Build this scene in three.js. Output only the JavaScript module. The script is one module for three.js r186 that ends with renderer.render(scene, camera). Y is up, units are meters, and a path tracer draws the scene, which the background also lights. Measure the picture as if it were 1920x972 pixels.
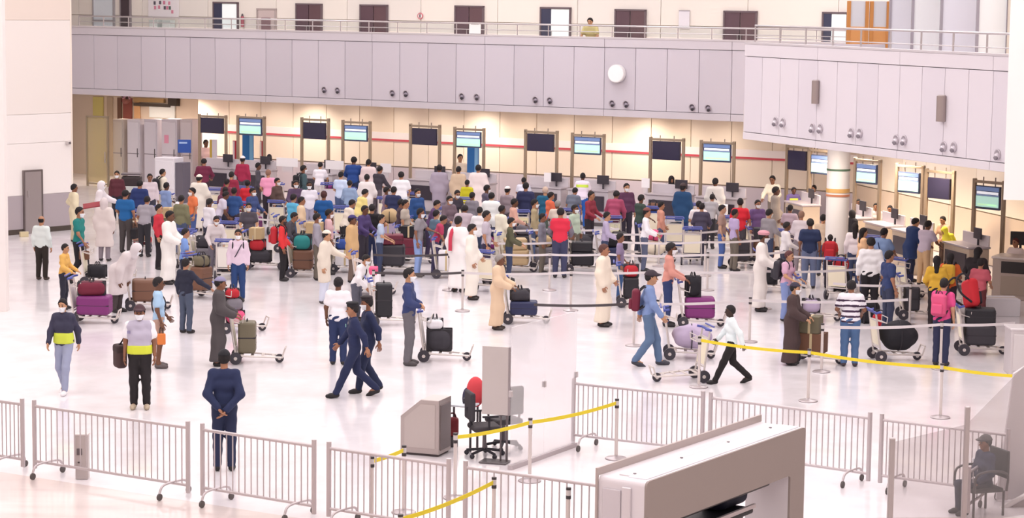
import * as THREE from 'three';
import { RoundedBoxGeometry } from 'three/addons/geometries/RoundedBoxGeometry.js';
import { mergeGeometries } from 'three/addons/utils/BufferGeometryUtils.js';
import { RectAreaLightUniformsLib } from 'three/addons/lights/RectAreaLightUniformsLib.js';

// ---------- camera ----------
const W = 1920, HH = 972, F = 4200, CAMH = 7.2;
const PITCH = Math.atan(491 / F), ROLL = 0.012;
const scene = new THREE.Scene();
scene.background = new THREE.Color(0xe8e2e2);
const camera = new THREE.PerspectiveCamera(2 * Math.atan(HH / 2 / F) * 180 / Math.PI, W / HH, 0.5, 300);
camera.position.set(0, CAMH, 0);
camera.rotation.order = 'YXZ';
camera.rotation.set(-PITCH, 0, ROLL);
camera.updateMatrixWorld(true);
const renderer = new THREE.WebGLRenderer({ antialias: true });
renderer.toneMapping = THREE.LinearToneMapping;
renderer.toneMappingExposure = 1.0;
renderer.shadowMap.enabled = true;
RectAreaLightUniformsLib.init();

// ---------- hall light panels (in the ceiling, above the frame) ----------
const CEIL = 13.5;
const LIGHTS = [];
for (let i = 0; i < 3; i++) for (let j = 0; j < 8; j++) LIGHTS.push([-13 + i * 12, -8 - j * 10.2]);
const PANEL_W = 5.5, PANEL_L = 5.5, PANEL_I = 4.25, PANEL_C = 0xfffafc;

// ---------- helpers ----------
let seed = 12345;
const rnd = () => (seed = (seed * 1664525 + 1013904223) >>> 0) / 4294967296;
const V = (x, y, z) => new THREE.Vector3(x, y, z);
const taken = {};
function numbered(n) { const k = taken[n] = (taken[n] ?? -1) + 1; return k ? `${n}_${String(k).padStart(3, '0')}` : n; }
const mats = {};
function M(c, rough = 0.8, metal = 0, extra) {
  const k = c + '|' + rough + '|' + metal + '|' + (extra ? JSON.stringify(extra) : '');
  if (!mats[k]) mats[k] = new THREE.MeshPhysicalMaterial({ color: new THREE.Color('#' + c), roughness: rough, metalness: metal, side: THREE.DoubleSide, ...(extra || {}) });
  return mats[k];
}
function part(parent, name, geo, m) {
  const o = new THREE.Mesh(geo, m); o.name = name; o.castShadow = o.receiveShadow = true; parent.add(o); return o;
}
function thing(name, label, category, group) {
  const o = new THREE.Group(); o.name = numbered(name); o.userData = { label, category };
  if (group) o.userData.group = group;
  scene.add(o); return o;
}
function struct(name, geo, m) {
  const o = geo ? new THREE.Mesh(geo, m) : new THREE.Group();
  o.name = numbered(name); o.userData = { kind: 'structure' }; o.castShadow = o.receiveShadow = true; scene.add(o); return o;
}
const geoCache = {};
function cached(k, f) { return geoCache[k] || (geoCache[k] = f()); }
function box(w, h, d, x = 0, y = 0, z = 0) { const g = new THREE.BoxGeometry(w, h, d); g.translate(x, y, z); return g; }
function rbox(w, h, d, r = 0.02, x = 0, y = 0, z = 0, seg = 2) { const g = new RoundedBoxGeometry(w, h, d, seg, r); g.translate(x, y, z); return g; }
function cyl(r1, r2, h, n = 16, x = 0, y = 0, z = 0) { const g = new THREE.CylinderGeometry(r1, r2, h, n); g.translate(x, y, z); return g; }
function rod(a, b, r, n = 8) {
  const A = V(...a), B = V(...b), d = B.clone().sub(A), L = d.length();
  const g = new THREE.CylinderGeometry(r, r, L, n);
  g.applyQuaternion(new THREE.Quaternion().setFromUnitVectors(V(0, 1, 0), d.normalize()));
  const m = A.add(B).multiplyScalar(.5); g.translate(m.x, m.y, m.z); return g;
}
function tube(pts, r, n = 8, seg = 20) { return new THREE.TubeGeometry(new THREE.CatmullRomCurve3(pts.map(p => V(...p))), seg, r, n); }
function merge(list) { return mergeGeometries(list.map(g => { g = g.index ? g.toNonIndexed() : g; for (const k of Object.keys(g.attributes)) if (!['position', 'normal', 'uv'].includes(k)) g.deleteAttribute(k); if (!g.attributes.uv) g.setAttribute('uv', new THREE.Float32BufferAttribute(new Float32Array(g.attributes.position.count * 2), 2)); return g; })); }
// where the line of sight through a picture point meets a real plane
function ray(px, py) { return V((px - W / 2) / F, (HH / 2 - py) / F, -1).applyQuaternion(camera.quaternion); }
function at(px, py, y = 0) { const d = ray(px, py); return d.multiplyScalar((y - CAMH) / d.y).add(camera.position); }
function atDepth(px, py, z) { const d = ray(px, py); return d.multiplyScalar(-z / d.z).add(camera.position); }
// a wall frame: s along the wall, d in front of it (towards the hall), y up
class Frame {
  constructor(L, R) {
    this.O = V(L.x, 0, L.z); this.u = V(R.x - L.x, 0, R.z - L.z); this.len = this.u.length(); this.u.normalize();
    this.n = V(-this.u.z, 0, this.u.x); if (this.n.z < 0) this.n.negate();
    this.yaw = Math.atan2(this.n.x, this.n.z);
  }
  p(s, d, y) { return this.O.clone().addScaledVector(this.u, s).addScaledVector(this.n, d).add(V(0, y, 0)); }
  hit(px, py, d) {
    const r = ray(px, py), P0 = this.p(0, d, 0);
    const t = P0.sub(camera.position).dot(this.n) / r.dot(this.n);
    const q = r.multiplyScalar(t).add(camera.position);
    return { s: q.clone().sub(this.O).dot(this.u), y: q.y };
  }
  // local x runs along the wall, local z out of it
  place(o, s, d, y) { o.position.copy(this.p(s, d, y)); o.rotation.y = this.yaw; return o; }
}
// wall frame boxes are given in local x (along), y, z (out)
function noiseTex(w, h, base, amp, cell, repeat, oct = 4, streak = 1) {
  const data = new Uint8Array(w * h * 4), lat = [];
  for (let o = 0; o < oct; o++) { const nx = Math.max(2, Math.round(w / (cell / 2 ** o) / streak)), ny = Math.max(2, Math.round(h / (cell / 2 ** o))); lat.push({ nx, ny, v: Array.from({ length: nx * ny }, rnd) }); }
  for (let y = 0; y < h; y++) for (let x = 0; x < w; x++) {
    let s = 0, a = .5;
    for (const { nx, ny, v } of lat) {
      const fx = x / w * nx, fy = y / h * ny, x0 = Math.floor(fx), y0 = Math.floor(fy);
      let tx = fx - x0, ty = fy - y0; tx = tx * tx * (3 - 2 * tx); ty = ty * ty * (3 - 2 * ty);
      const g = (i, j) => v[(j % ny) * nx + (i % nx)];
      s += a * ((g(x0, y0) * (1 - tx) + g(x0 + 1, y0) * tx) * (1 - ty) + (g(x0, y0 + 1) * (1 - tx) + g(x0 + 1, y0 + 1) * tx) * ty - .5); a *= .55;
    }
    for (let c = 0; c < 3; c++) data[(y * w + x) * 4 + c] = Math.max(0, Math.min(255, base[c] + s * amp[c]));
    data[(y * w + x) * 4 + 3] = 255;
  }
  const t = new THREE.DataTexture(data, w, h); t.colorSpace = THREE.SRGBColorSpace; t.magFilter = THREE.LinearFilter; t.minFilter = THREE.LinearFilter;
  t.wrapS = t.wrapT = THREE.RepeatWrapping; t.repeat.set(repeat, repeat); t.needsUpdate = true; return t;
}

// ---------- wall frames from the photograph ----------
const F1 = new Frame(atDepth(168, 115, 83.3), atDepth(1397, 155, 70));      // balcony along the back of the hall
const F2 = new Frame(atDepth(1397, 170, 57.2), atDepth(1885, 220, 47.0));   // balcony along the far side on the right
const y1 = (px, py, d = 0) => F1.hit(px, py, d).y;
const metalGrey = M('b9b2b8', .35, .55), steel = M('c8c2c4', .3, .8), darkSteel = M('6a6466', .4, .6);

// ---------- light panels ----------
const lampGeo = box(PANEL_W, .06, PANEL_L);
const lampMat = new THREE.MeshStandardMaterial({ color: 0xffffff, emissive: 0xffffff, emissiveIntensity: 1.2 });
LIGHTS.forEach(([x, z], i) => {
  const o = thing('ceiling_light', `square white light panel in the hall ceiling, row ${['one', 'two', 'three', 'four', 'five', 'six', 'seven', 'eight'][i % 8]}, ${['left', 'middle', 'right'][i / 8 | 0]} line`, 'ceiling light', 'ceiling light panels');
  o.position.set(x, CEIL - .04, z);
  part(o, 'diffuser', lampGeo, lampMat);
  part(o, 'frame', merge([box(PANEL_W + .2, .1, .1, 0, 0, PANEL_L / 2 + .05), box(PANEL_W + .2, .1, .1, 0, 0, -PANEL_L / 2 - .05), box(.1, .1, PANEL_L, PANEL_W / 2 + .05), box(.1, .1, PANEL_L, -PANEL_W / 2 - .05)]), M('dddddd', .5));
  const l = new THREE.RectAreaLight(PANEL_C, PANEL_I, PANEL_W, PANEL_L);
  l.position.set(0, -.08, 0); l.rotation.x = -Math.PI / 2; o.add(l);
});

// ---------- floor, ceiling, outer walls ----------
const floorTex = noiseTex(512, 512, [237, 231, 234], [22, 24, 24], 64, 1, 5);
const marbleTex = noiseTex(512, 512, [224, 211, 207], [52, 70, 70], 90, 1, 5, 3);
const floorMat = new THREE.MeshPhysicalMaterial({ map: floorTex, roughness: .2, clearcoat: .35, clearcoatRoughness: .08 });
const marbleMat = new THREE.MeshPhysicalMaterial({ map: marbleTex, roughness: .2, clearcoat: .35, clearcoatRoughness: .08 });
function floorPoly(pts, m, uvs) {
  const sh = new THREE.Shape(pts.map(p => new THREE.Vector2(p[0], -p[1])));
  const g = new THREE.ExtrudeGeometry(sh, { depth: .2, bevelEnabled: false }); g.rotateX(-Math.PI / 2); g.translate(0, -.2, 0);
  const uv = g.attributes.uv, p = g.attributes.position;
  for (let i = 0; i < uv.count; i++) uv.setXY(i, p.getX(i) / uvs, p.getZ(i) / uvs);
  return struct('floor', g, m);
}
// the barrier line divides the white hall floor from the veined marble in front of it
const bl0 = at(-80, 873), bl1 = at(1180, 1068);
const bdir = bl1.clone().sub(bl0).normalize();
const e0 = bl0.clone().addScaledVector(bdir, -18), e1 = bl1.clone().addScaledVector(bdir, 0.6), e2 = at(1300, 975), e3 = V(24, 0, e2.z - 2);
floorPoly([[-26, -105], [24, -105], [24, e3.z], [e2.x, e2.z], [e1.x, e1.z], [e0.x, e0.z], [-26, e0.z]], floorMat, 4);
floorPoly([[-26, 8], [-26, e0.z], [e0.x, e0.z], [e1.x, e1.z], [e2.x, e2.z], [24, e3.z], [24, 8]], marbleMat, 5);
const plaster = M('ece2da', .8), cream = M('f3e6d6', .7);
struct('ceiling', box(50, .3, 113, -1, CEIL + .15, -48.5), M('f2eeec', .8));
struct('wall_rear', box(50, CEIL, .3, -1, CEIL / 2, 8.15), plaster);
struct('wall_left', box(.3, CEIL, 113, -26.15, CEIL / 2, -48.5), plaster);
struct('wall_right', box(.3, CEIL, 113, 24.15, CEIL / 2, -48.5), plaster);
struct('wall_end', box(50, CEIL, .3, -1, CEIL / 2, -105.15), plaster);

// ---------- back balcony ----------
const panelMat = M('d3ccd5', .5), panelMatB = M('cfc8d1', .5), bandMat = M('d4cdd4', .5), jointMat = M('958c98', .7);
const B1 = { top: y1(1390, 78), ug: y1(1390, 95), lg: y1(1390, 215), bot: y1(1390, 229) };
const seamA = F1.hit(221, 120, 0).s, seamB = F1.hit(1372, 150, 0).s, pw = (seamB - seamA) / 22;
const b1s0 = seamA - 6 * pw, nP1 = 36;
function balcony(fr, name, s0, n, w, B, thick, m, jm = jointMat) {
  const o = struct(name); fr.place(o, 0, 0, 0);
  const L = n * w, mid = s0 + L / 2;
  part(o, 'backing', box(L, B.top - B.bot - .02, .12, mid, (B.top + B.bot) / 2, -.09), jm);
  const gap = .015;
  for (let i = 0; i < n; i++) {
    const c = s0 + (i + .5) * w;
    part(o, 'panel', cached(name + 'p', () => rbox(w - gap, B.ug - B.lg - gap, .045, .008, 0, (B.ug + B.lg) / 2, 0, 1)), i % 3 ? m[0] : m[1]).position.x = c;
  }
  for (let i = 0; i < n / 4; i++) {
    const c = s0 + (i + .5) * w * 4;
    part(o, 'top_band', cached(name + 't', () => rbox(w * 4 - .012, B.top - B.ug - gap, .06, .008, 0, (B.top + B.ug) / 2, .01, 1)), m[2]).position.x = c;
    part(o, 'bottom_band', cached(name + 'b', () => rbox(w * 4 - .012, B.lg - B.bot - gap, .06, .008, 0, (B.lg + B.bot) / 2, .01, 1)), m[2]).position.x = c;
  }
  part(o, 'coping', box(L, .05, .3, mid, B.top + .02, -.1), M('d8d2d6', .4, .3));
  return o;
}
balcony(F1, 'wall_balcony_back', b1s0, nP1, pw, B1, .1, [panelMat, panelMatB, bandMat]);
const UPF = 4.8;                                   // upper floor level
{ const o = struct('floor_upper', box(nP1 * pw + 6, UPF - B1.bot - .02, 5.2, b1s0 + nP1 * pw / 2 - 2, (UPF + B1.bot + .02) / 2, -2.75), M('e6dcd4', .7)); F1.place(o, 0, 0, 0); }
// ---------- wall behind the counters: cream panels over a grey dado, with a white and red strip ----------
const WD = -2.6, wallA = F1.hit(372, 250, WD).s, wallB = F1.hit(1470, 250, WD).s + 4;
{
  const o = struct('wall_back'); F1.place(o, 0, WD, 0);
  const L = wallB - wallA, mid = (wallA + wallB) / 2;
  part(o, 'core', box(L, 3.6, .2, mid, 1.7, -.13), M('b8a898', .8));
  const dado = F1.hit(1180, 337, WD).y, n = Math.round(L / 1.45), w = L / n;
  for (let i = 0; i < n; i++) {
    const g = cached('wb' + 0, () => rbox(w - .02, 3.35 - dado - .02, .05, .006, 0, (3.35 + dado) / 2, 0, 1));
    part(o, 'wall_panel', g, M(i % 4 == 1 ? 'efe0cc' : 'f1e4d3', .6)).position.x = wallA + (i + .5) * w;
    part(o, 'dado_panel', cached('wd' + 0, () => rbox(w - .012, dado - .06, .06, .006, 0, dado / 2, 0.01, 1)), M('c9bfc8', .5, .1)).position.x = wallA + (i + .5) * w;
  }
  const st = F1.hit(1180, 281, WD).y;
  part(o, 'white_strip', box(L, .24, .05, mid, st + .08, .04), M('f4eeee', .4));
  part(o, 'red_strip', box(L, .07, .055, mid, st - .075, .042), M('c8505c', .45));
}
// upper wall with doors
const UWD = -4.9;
const uws0 = -8, uws1 = F1.len + 14;
{
  const o = struct('wall_upper'); F1.place(o, 0, UWD, 0);
  const L = uws1 - uws0;
  const n = Math.round(L / 3.2), w = L / n;
  part(o, 'core', box(L, CEIL, .3, (uws0 + uws1) / 2, CEIL / 2, -.2), M('d9cec2', .8));
  for (let i = 0; i < n; i++) for (let j = 0; j < 4; j++)
    part(o, 'stone_panel', cached('uw', () => rbox(w - .02, 1.5 - .02, .06, .006, 0, 0, 0, 1)), M((i + j) % 3 ? 'f2eae2' : 'eee7e1', .75)).position.set(uws0 + (i + .5) * w, UPF + .75 + j * 1.5, -.03);
}
const ORD = ['first', 'second', 'third', 'fourth', 'fifth', 'sixth', 'seventh', 'eighth', 'ninth', 'tenth', 'eleventh', 'twelfth', 'thirteenth'];
const ORD2 = [...ORD, 'fourteenth', 'fifteenth'];
// downlights under the back balcony
for (const [i, px] of [215, 330, 420, 490, 560, 640, 720, 800, 880, 960, 1035, 1110, 1190, 1265, 1340].entries()) {
  const s = F1.hit(px, 225, WD + 1.1).s;
  const o = thing('downlight', `small recessed downlight under the grey balcony, ${ORD2[i]} from the far end`, 'downlight', 'downlights over the check-in wall');
  F1.place(o, s, WD + 1.1, B1.bot + .01);
  part(o, 'trim_ring', (() => { const g = new THREE.TorusGeometry(.1, .02, 8, 20); g.rotateX(Math.PI / 2); return g; })(), M('d8d2ce', .4));
  part(o, 'lens', cyl(.085, .085, .02, 20), new THREE.MeshStandardMaterial({ color: 0xffffff, emissive: 0xfff0dc, emissiveIntensity: 3 }));
  const l = new THREE.SpotLight(0xffeedd, [560, 880, 1190].includes(px) ? 17 : px < 400 ? 42 : 5, 0, 1.25, 1, 2); l.position.set(0, -.06, 0); l.target.position.set(0, -3, -.9); l.castShadow = true; l.shadow.radius = 4; o.add(l, l.target);
}
// ---------- doors upstairs ----------
const doorTop = 6.66;
function upperDoor(i, pxa, pxb, kind, pyTop) {
  const A = F1.hit(pxa, 40, UWD), Bq = F1.hit(pxb, 40, UWD), top = F1.hit((pxa + pxb) / 2, pyTop, UWD).y, w = Bq.s - A.s, h = top - UPF;
  const o = struct('door_' + i); F1.place(o, (A.s + Bq.s) / 2, UWD + .02, UPF);
  part(o, 'door_frame', merge([box(.06, h, .12, -w / 2, h / 2), box(.06, h, .12, w / 2, h / 2), box(w + .06, .06, .12, 0, h)]), M(kind == 'panel' ? 'b9aaa8' : '6d5d63', .5));
  if (kind == 'dark') {
    part(o, 'door_leaf', rbox(w * .5 - .04, h - .05, .05, .01, -w * .245, h / 2, .02), M('5e4650', .5));
    part(o, 'door_leaf', rbox(w * .5 - .04, h - .05, .05, .01, w * .245, h / 2, .02), M('644a50', .5));
    part(o, 'door_handle', merge([rod([-.06, 1, .09], [-.06, 1.25, .09], .015), rod([.06, 1, .09], [.06, 1.25, .09], .015)]), steel);
  } else if (kind == 'open') {
    part(o, 'door_leaf', rbox(w * .32, h - .05, .05, .01, -w * .32, h / 2, .02), M('3d3f58', .4));
    part(o, 'lit_window', box(w * .62, h - .1, .03, w * .17, h / 2, .02), new THREE.MeshPhysicalMaterial({ color: 0xf4fafa, roughness: .3, emissive: 0xeef8fa, emissiveIntensity: .25 }));
    part(o, 'door_handle', rod([-.12, 1, .08], [-.12, 1.25, .08], .015), steel);
  } else {
    part(o, 'door_leaf', rbox(w - .08, h - .05, .05, .01, 0, h / 2, .02), M('cdbcba', .5));
    part(o, 'door_panel', rbox(w * .5, h * .75, .03, .008, 0, h * .45, .06), M('8d6f75', .5));
    part(o, 'door_handle', rod([w * .3, 1, .09], [w * .3, 1.2, .09], .015), steel);
  }
}
[[402, 447, 'open', 5], [484, 518, 'panel', 17], [557, 604, 'dark', 8], [677, 727, 'dark', 10], [855, 907, 'dark', 12], [1015, 1070, 'open', 15], [1155, 1211, 'dark', 19], [1359, 1419, 'dark', 22], [1544, 1590, 'open', 24]]
  .forEach((d, i) => upperDoor(i + 1, d[0], d[1], d[2], d[3]));
{ // notice boards, roundel, dark opening, hanging decoration
  const q = F1.hit(1284, 37, UWD), o = thing('wall_notice', 'pale notice panel on the upper wall between two brown doors', 'notice');
  F1.place(o, q.s, UWD + .05, q.y); part(o, 'board', rbox(.4, .6, .03, .008), M('e6e2ea', .5)); part(o, 'top_trim', box(.4, .03, .04, 0, .3), M('9c94a0', .5));
  const r = F1.hit(789, 30, UWD), c = thing('round_sign', 'small red ring sign with white figure on the upper wall', 'sign');
  F1.place(c, r.s, UWD + .04, r.y);
  part(c, 'disc', (() => { const g = cyl(.1, .1, .02, 24); g.rotateX(Math.PI / 2); return g; })(), M('f6f0ee', .5)); part(c, 'red_ring', new THREE.TorusGeometry(.1, .022, 8, 24), M('c9737d', .5)); part(c, 'figure', merge([box(.05, .1, .03, 0, -.01, .01), cyl(.025, .025, .03, 12, 0, .05, .01)]), M('7d6a70', .6));
  const d = F1.hit(237, 20, UWD), k = struct('window_1'); F1.place(k, d.s, UWD + .05, UPF);
  part(k, 'dark_panel', box(.45, 3, .06, 0, 1.5), M('4a3d44', .5)); part(k, 'window_frame', merge([box(.05, 3, .1, -.24, 1.5), box(.05, 3, .1, .24, 1.5)]), M('8f858a', .5));
  const w = F1.hit(196, 20, UWD), wn = struct('window_2'); F1.place(wn, w.s, UWD + .05, UPF);
  part(wn, 'pane', box(1.0, 3, .05, 0, 1.5), M('dfe6ee', .3)); part(wn, 'window_frame', merge([box(.05, 3, .1, -.52, 1.5), box(.05, 3, .1, .52, 1.5), box(1.1, .05, .1, 0, 1.3)]), M('a9a3a8', .5));
  // the pink and dark lettering board on the upper wall
  const t = F1.hit(308, 0, UWD), b = thing('banner', 'white banner with pink and dark blocks of lettering on the upper wall', 'banner');
  F1.place(b, t.s, UWD + .05, t.y - .35); part(b, 'sheet', rbox(1.5, 1.3, .03, .01, 0, .35), M('ece6ea', .6));
  const cv = [['d58aa0', -.4, .1], ['5a5560', -.42, .28], ['d58aa0', -.2, .12], ['d0809a', .05, .3], ['5a5560', .08, .1], ['d58aa0', .3, .28], ['5a6a62', .33, .1], ['cf7f98', .2, .1], ['5a5560', -.15, .3], ['d58aa0', .45, -.05]];
  for (const [c2, x, y] of cv) part(b, 'printed_block', cached('pblk', () => box(.1, .13, .01, 0, 0, .022)), M(c2, .7)).position.set(x, y - .05, 0);
  for (const [px, py] of [[298, 44], [322, 43]]) { const e = F1.hit(px, py, UWD), f = thing('wall_cabinet', px < 310 ? 'pale cabinet under the pink lettering banner, nearer the dark opening' : 'pale cabinet under the pink lettering banner, nearer the lit doorway', 'cabinet'); F1.place(f, e.s, UWD + .2, UPF); part(f, 'body', rbox(.42, 1.35, .3, .01, 0, .68), M('cfd6d4', .5)); part(f, 'door', rbox(.36, .5, .03, .01, 0, .98, .16), M('e6eae8', .5)); }
  const x = F1.hit(458, 38, UWD), ex = thing('fire_extinguisher', 'small red extinguisher on the upper wall beside the lit doorway', 'extinguisher'); F1.place(ex, x.s, UWD + .12, x.y - .25);
  part(ex, 'cylinder', cyl(.06, .06, .4, 14, 0, .2), M('b5606e', .4)); part(ex, 'nozzle', cyl(.025, .05, .1, 10, 0, .45), M('4a4448', .5));
}
// ---------- steel railing on the back balcony ----------
{
  const s0 = F1.hit(150, 45, -.25).s, s1 = F1.hit(1600, 60, -.25).s, n = 26, w = (s1 - s0) / n, top = F1.hit(1200, 52, -.25).y - B1.top;
  const o = thing('balcony_railing', 'thin steel railing with glass infill along the top of the back balcony', 'railing');
  F1.place(o, 0, -.2, B1.top + .04);
  part(o, 'handrail', rod([s0, top, 0], [s1, top, 0], .028), steel); part(o, 'lower_rail', rod([s0, top * .45, 0], [s1, top * .45, 0], .014), steel);
  for (let i = 0; i <= n; i++) part(o, 'post', cached('railpost', () => rod([0, 0, 0], [0, top, 0], .02)), steel).position.x = s0 + i * w;
  for (let i = 0; i < n; i++) part(o, 'glass_pane', cached('railpane', () => box(w - .1, top - .08, .012, 0, top / 2, 0)), M('f4f6f6', .05, 0, { transmission: 1, thickness: 0, ior: 1.3 })).position.x = s0 + (i + .5) * w;
}
// ---------- air nozzles ----------
function nozzle(fr, px, py, label, dir) {
  const q = fr.hit(px, py, .05), o = thing('air_nozzle', label, 'air nozzle', 'round air nozzles on the balcony front');
  fr.place(o, q.s, .03, q.y);
  part(o, 'ring', new THREE.TorusGeometry(.095, .022, 8, 22), M('bdb4bb', .35, .5));
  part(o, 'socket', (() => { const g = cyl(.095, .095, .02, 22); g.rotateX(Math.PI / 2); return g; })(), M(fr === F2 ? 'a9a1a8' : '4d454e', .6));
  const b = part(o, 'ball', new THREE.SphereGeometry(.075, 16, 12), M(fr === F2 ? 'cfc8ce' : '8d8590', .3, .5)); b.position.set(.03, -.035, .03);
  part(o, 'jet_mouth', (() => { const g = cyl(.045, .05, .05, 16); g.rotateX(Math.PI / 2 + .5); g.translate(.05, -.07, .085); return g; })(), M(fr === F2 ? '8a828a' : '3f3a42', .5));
}
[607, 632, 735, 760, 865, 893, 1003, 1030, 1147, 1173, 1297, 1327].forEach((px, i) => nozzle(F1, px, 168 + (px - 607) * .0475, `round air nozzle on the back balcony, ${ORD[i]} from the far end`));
[[1453, 228], [1467, 230], [1522, 240], [1537, 241], [1595, 249], [1611, 250], [1679, 262], [1694, 263], [1768, 275], [1787, 276], [1869, 290]].forEach(([px, py], i) => nozzle(F2, px, py, `round air nozzle on the side balcony, ${ORD[i]} from its corner`));
{ // round white clock
  const q = F1.hit(1157, 138, .1), o = thing('wall_clock', 'round white clock on the front of the back balcony', 'clock'); F1.place(o, q.s, .12, q.y);
  const r = 17 * 72 / F;
  part(o, 'rim', (() => { const g = cyl(r, r, .14, 40); g.rotateX(Math.PI / 2); return g; })(), M('efecec', .4)); part(o, 'dial', (() => { const g = cyl(r * .92, r * .92, .02, 40, 0, .075); g.rotateX(Math.PI / 2); return g; })(), M('ffffff', .5));
}
// ---------- balcony on the right ----------
const q2 = (px, py) => F2.hit(px, py, 0).y;
const B2 = { top: q2(1700, 96.5), ug: q2(1700, 123), lg: q2(1700, 284), bot: q2(1700, 300) };
balcony(F2, 'wall_balcony_side', 0, 16, F2.len / 12.5, B2, .1, [M('e3dce2', .5), M('dfd8df', .5), M('e2dbe0', .5)], M('b9b1ba', .7));
{ const o = struct('wall_balcony_return', box(.14, B2.top - B2.bot, 4, .07, (B2.top + B2.bot) / 2, -2.06), panelMat); F2.place(o, 0, 0, 0); }
{ const o = struct('floor_upper_side', box(F2.len * 1.6, .9, 9, F2.len * .78, B2.bot + .47, -4.6), M('e2d8d6', .7)); F2.place(o, 0, 0, 0); }
{
  const s0 = .1, s1 = F2.len * 1.02, n = 9, w = (s1 - s0) / n, top = .42, o = thing('balcony_railing', 'steel railing with short posts along the side balcony', 'railing');
  F2.place(o, 0, -.2, B2.top + .04);
  part(o, 'handrail', rod([s0, top, 0], [s1, top, 0], .028), steel); part(o, 'lower_rail', rod([s0, .12, 0], [s1, .12, 0], .014), steel);
  for (let i = 0; i <= n; i++) part(o, 'post', cached('railpost2', () => rod([0, 0, 0], [0, top, 0], .022)), steel).position.x = s0 + i * w;
}
for (const [px, py, h, w] of [[1530, 173, .55, .09], [1766, 204, .56, .105]]) { // wall lamps
  const q = F2.hit(px, py, .08), o = thing('wall_lamp', px < 1600 ? 'slim brown wall lamp on the side balcony near its corner' : 'wide brown wall lamp on the side balcony near the white column', 'wall lamp'); F2.place(o, q.s, .1, q.y);
  part(o, 'shade', cyl(w, w, h, 20), M('a89a96', .35, .5)); part(o, 'bracket', box(.06, h * .5, .1, 0, 0, -.06), M('6a5f60', .4, .5)); part(o, 'cap', cyl(w * .8, w * .8, .02, 20, 0, h / 2 + .01), M('cfc6c4', .4));
}
// timber screen and glass screens upstairs on the right
{
  const A = atDepth(1587, 60, 60), Bq = atDepth(1668, 60, 60), w = Bq.x - A.x, yb = B2.bot + .93, o = thing('timber_screen', 'orange timber framed double screen upstairs behind the side railing', 'screen');
  o.position.set((A.x + Bq.x) / 2, yb, -60); const h = atDepth(1620, 2, 60).y - yb, wood = M('d99a5c', .5), wood2 = M('c88848', .5);
  for (const x of [-w / 2 + .05, -.04, .08, w / 2 - .05]) part(o, 'timber_post', cached('tpost' + h, () => rbox(.1, h, .1, .01, 0, h / 2, 0, 1)), wood2).position.x = x;
  for (const s of [-1, 1]) { part(o, 'timber_panel', cached('tpan', () => rbox(w / 2 - .14, h * .74, .05, .01, 0, h * .37, 0, 1)), wood).position.x = s * w * .25; part(o, 'pane', cached('tpane', () => box(w / 2 - .14, h * .26, .02, 0, h * .87, 0)), M('d6d8de', .1)).position.x = s * w * .25; }
}
{
  const yb = UPF; let i = 0;
  for (const [a, b, c] of [[1672, 1712, 'e4e4ee'], [1714, 1766, 'f4f6f8'], [1768, 1834, 'e8e7f2'], [1836, 1884, 'f3f5f6']]) {
    const z = 58 - i * 1.6, A = atDepth(a, 60, z), Bq = atDepth(b, 60, z), w = Bq.x - A.x + .1;
    const o = struct('window_' + (i + 3)); o.position.set((A.x + Bq.x) / 2, yb, -z);
    part(o, 'pane', box(w - .04, 4.5, .03, 0, 2.25), M(c, .25)); part(o, 'window_frame', merge([box(.06, 4.5, .1, -w / 2, 2.25), box(.06, 4.5, .1, w / 2, 2.25), box(w, .05, .08, 0, 2.85)]), M('aaa4ae', .4, .4)); i++;
  }
  const P = atDepth(1895, 30, 52), o = struct('wall_upper_pier', box(1.2, 9, 1.0, 0, 4.5, 0), M('e9dccb', .7)); o.position.set(P.x + .75, UPF, -52.5);
}
// ---------- check-in gantries: two posts, a top rail, a hanging screen ----------
function gantry(pos, yaw, w, top, scr, lit, label, base = 0) {
  const o = thing('check_in_gantry', label, 'display stand', 'check-in gantries'); o.position.copy(pos); o.rotation.y = yaw;
  const pm = M('a4937f', .4, .35);
  for (const s of [-1, 1]) part(o, 'post', cached('gp' + w.toFixed(2) + top.toFixed(2) + base, () => rbox(.09, top - base, .09, .012, 0, (top + base) / 2, 0, 1)), pm).position.x = s * (w / 2 + .09);
  part(o, 'top_rail', rbox(w + .27, .07, .09, .012, 0, top - .07, 0, 1), pm);
  for (const s of [-.25, .25]) part(o, 'hanger', cached('gh' + top.toFixed(2) + scr[1].toFixed(2), () => rod([0, scr[1], 0], [0, top + .06, 0], .016)), M('8d8078', .4, .4)).position.x = s * w;
  const sh = scr[1] - scr[0], sc = part(o, 'screen', rbox(w, sh, .08, .012, 0, (scr[0] + scr[1]) / 2, .02), M(lit ? '46506e' : '3a3546', .25));
  if (lit) {
    const f = (x, y, ww, h, c, n, e) => part(sc, n, box(ww, h, .006, x, scr[0] + y * sh, .063), new THREE.MeshStandardMaterial({ color: c, emissive: c, emissiveIntensity: e, roughness: .3 }));
    f(0, .87, w * .94, sh * .17, 0x6f86b4, 'header_bar', .35); f(0, .70, w * .9, sh * .11, 0xf2f6ff, 'white_row', .5); f(0, .60, w * .94, sh * .06, 0x7f92b8, 'blue_row', .35);
    f(0, .33, w * .94, sh * .46, 0xbfeee0, 'flight_panel', .45); f(0, .2, w * .8, sh * .08, 0xd4f2c4, 'green_row', .45);
    f(-w * .3, .07, w * .26, sh * .05, 0x33404c, 'footer_mark', .1);
  } else part(sc, 'glass_face', box(w * .95, sh * .94, .006, 0, (scr[0] + scr[1]) / 2, .062), M('35324a', .15));
}
const GD = .6;
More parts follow.
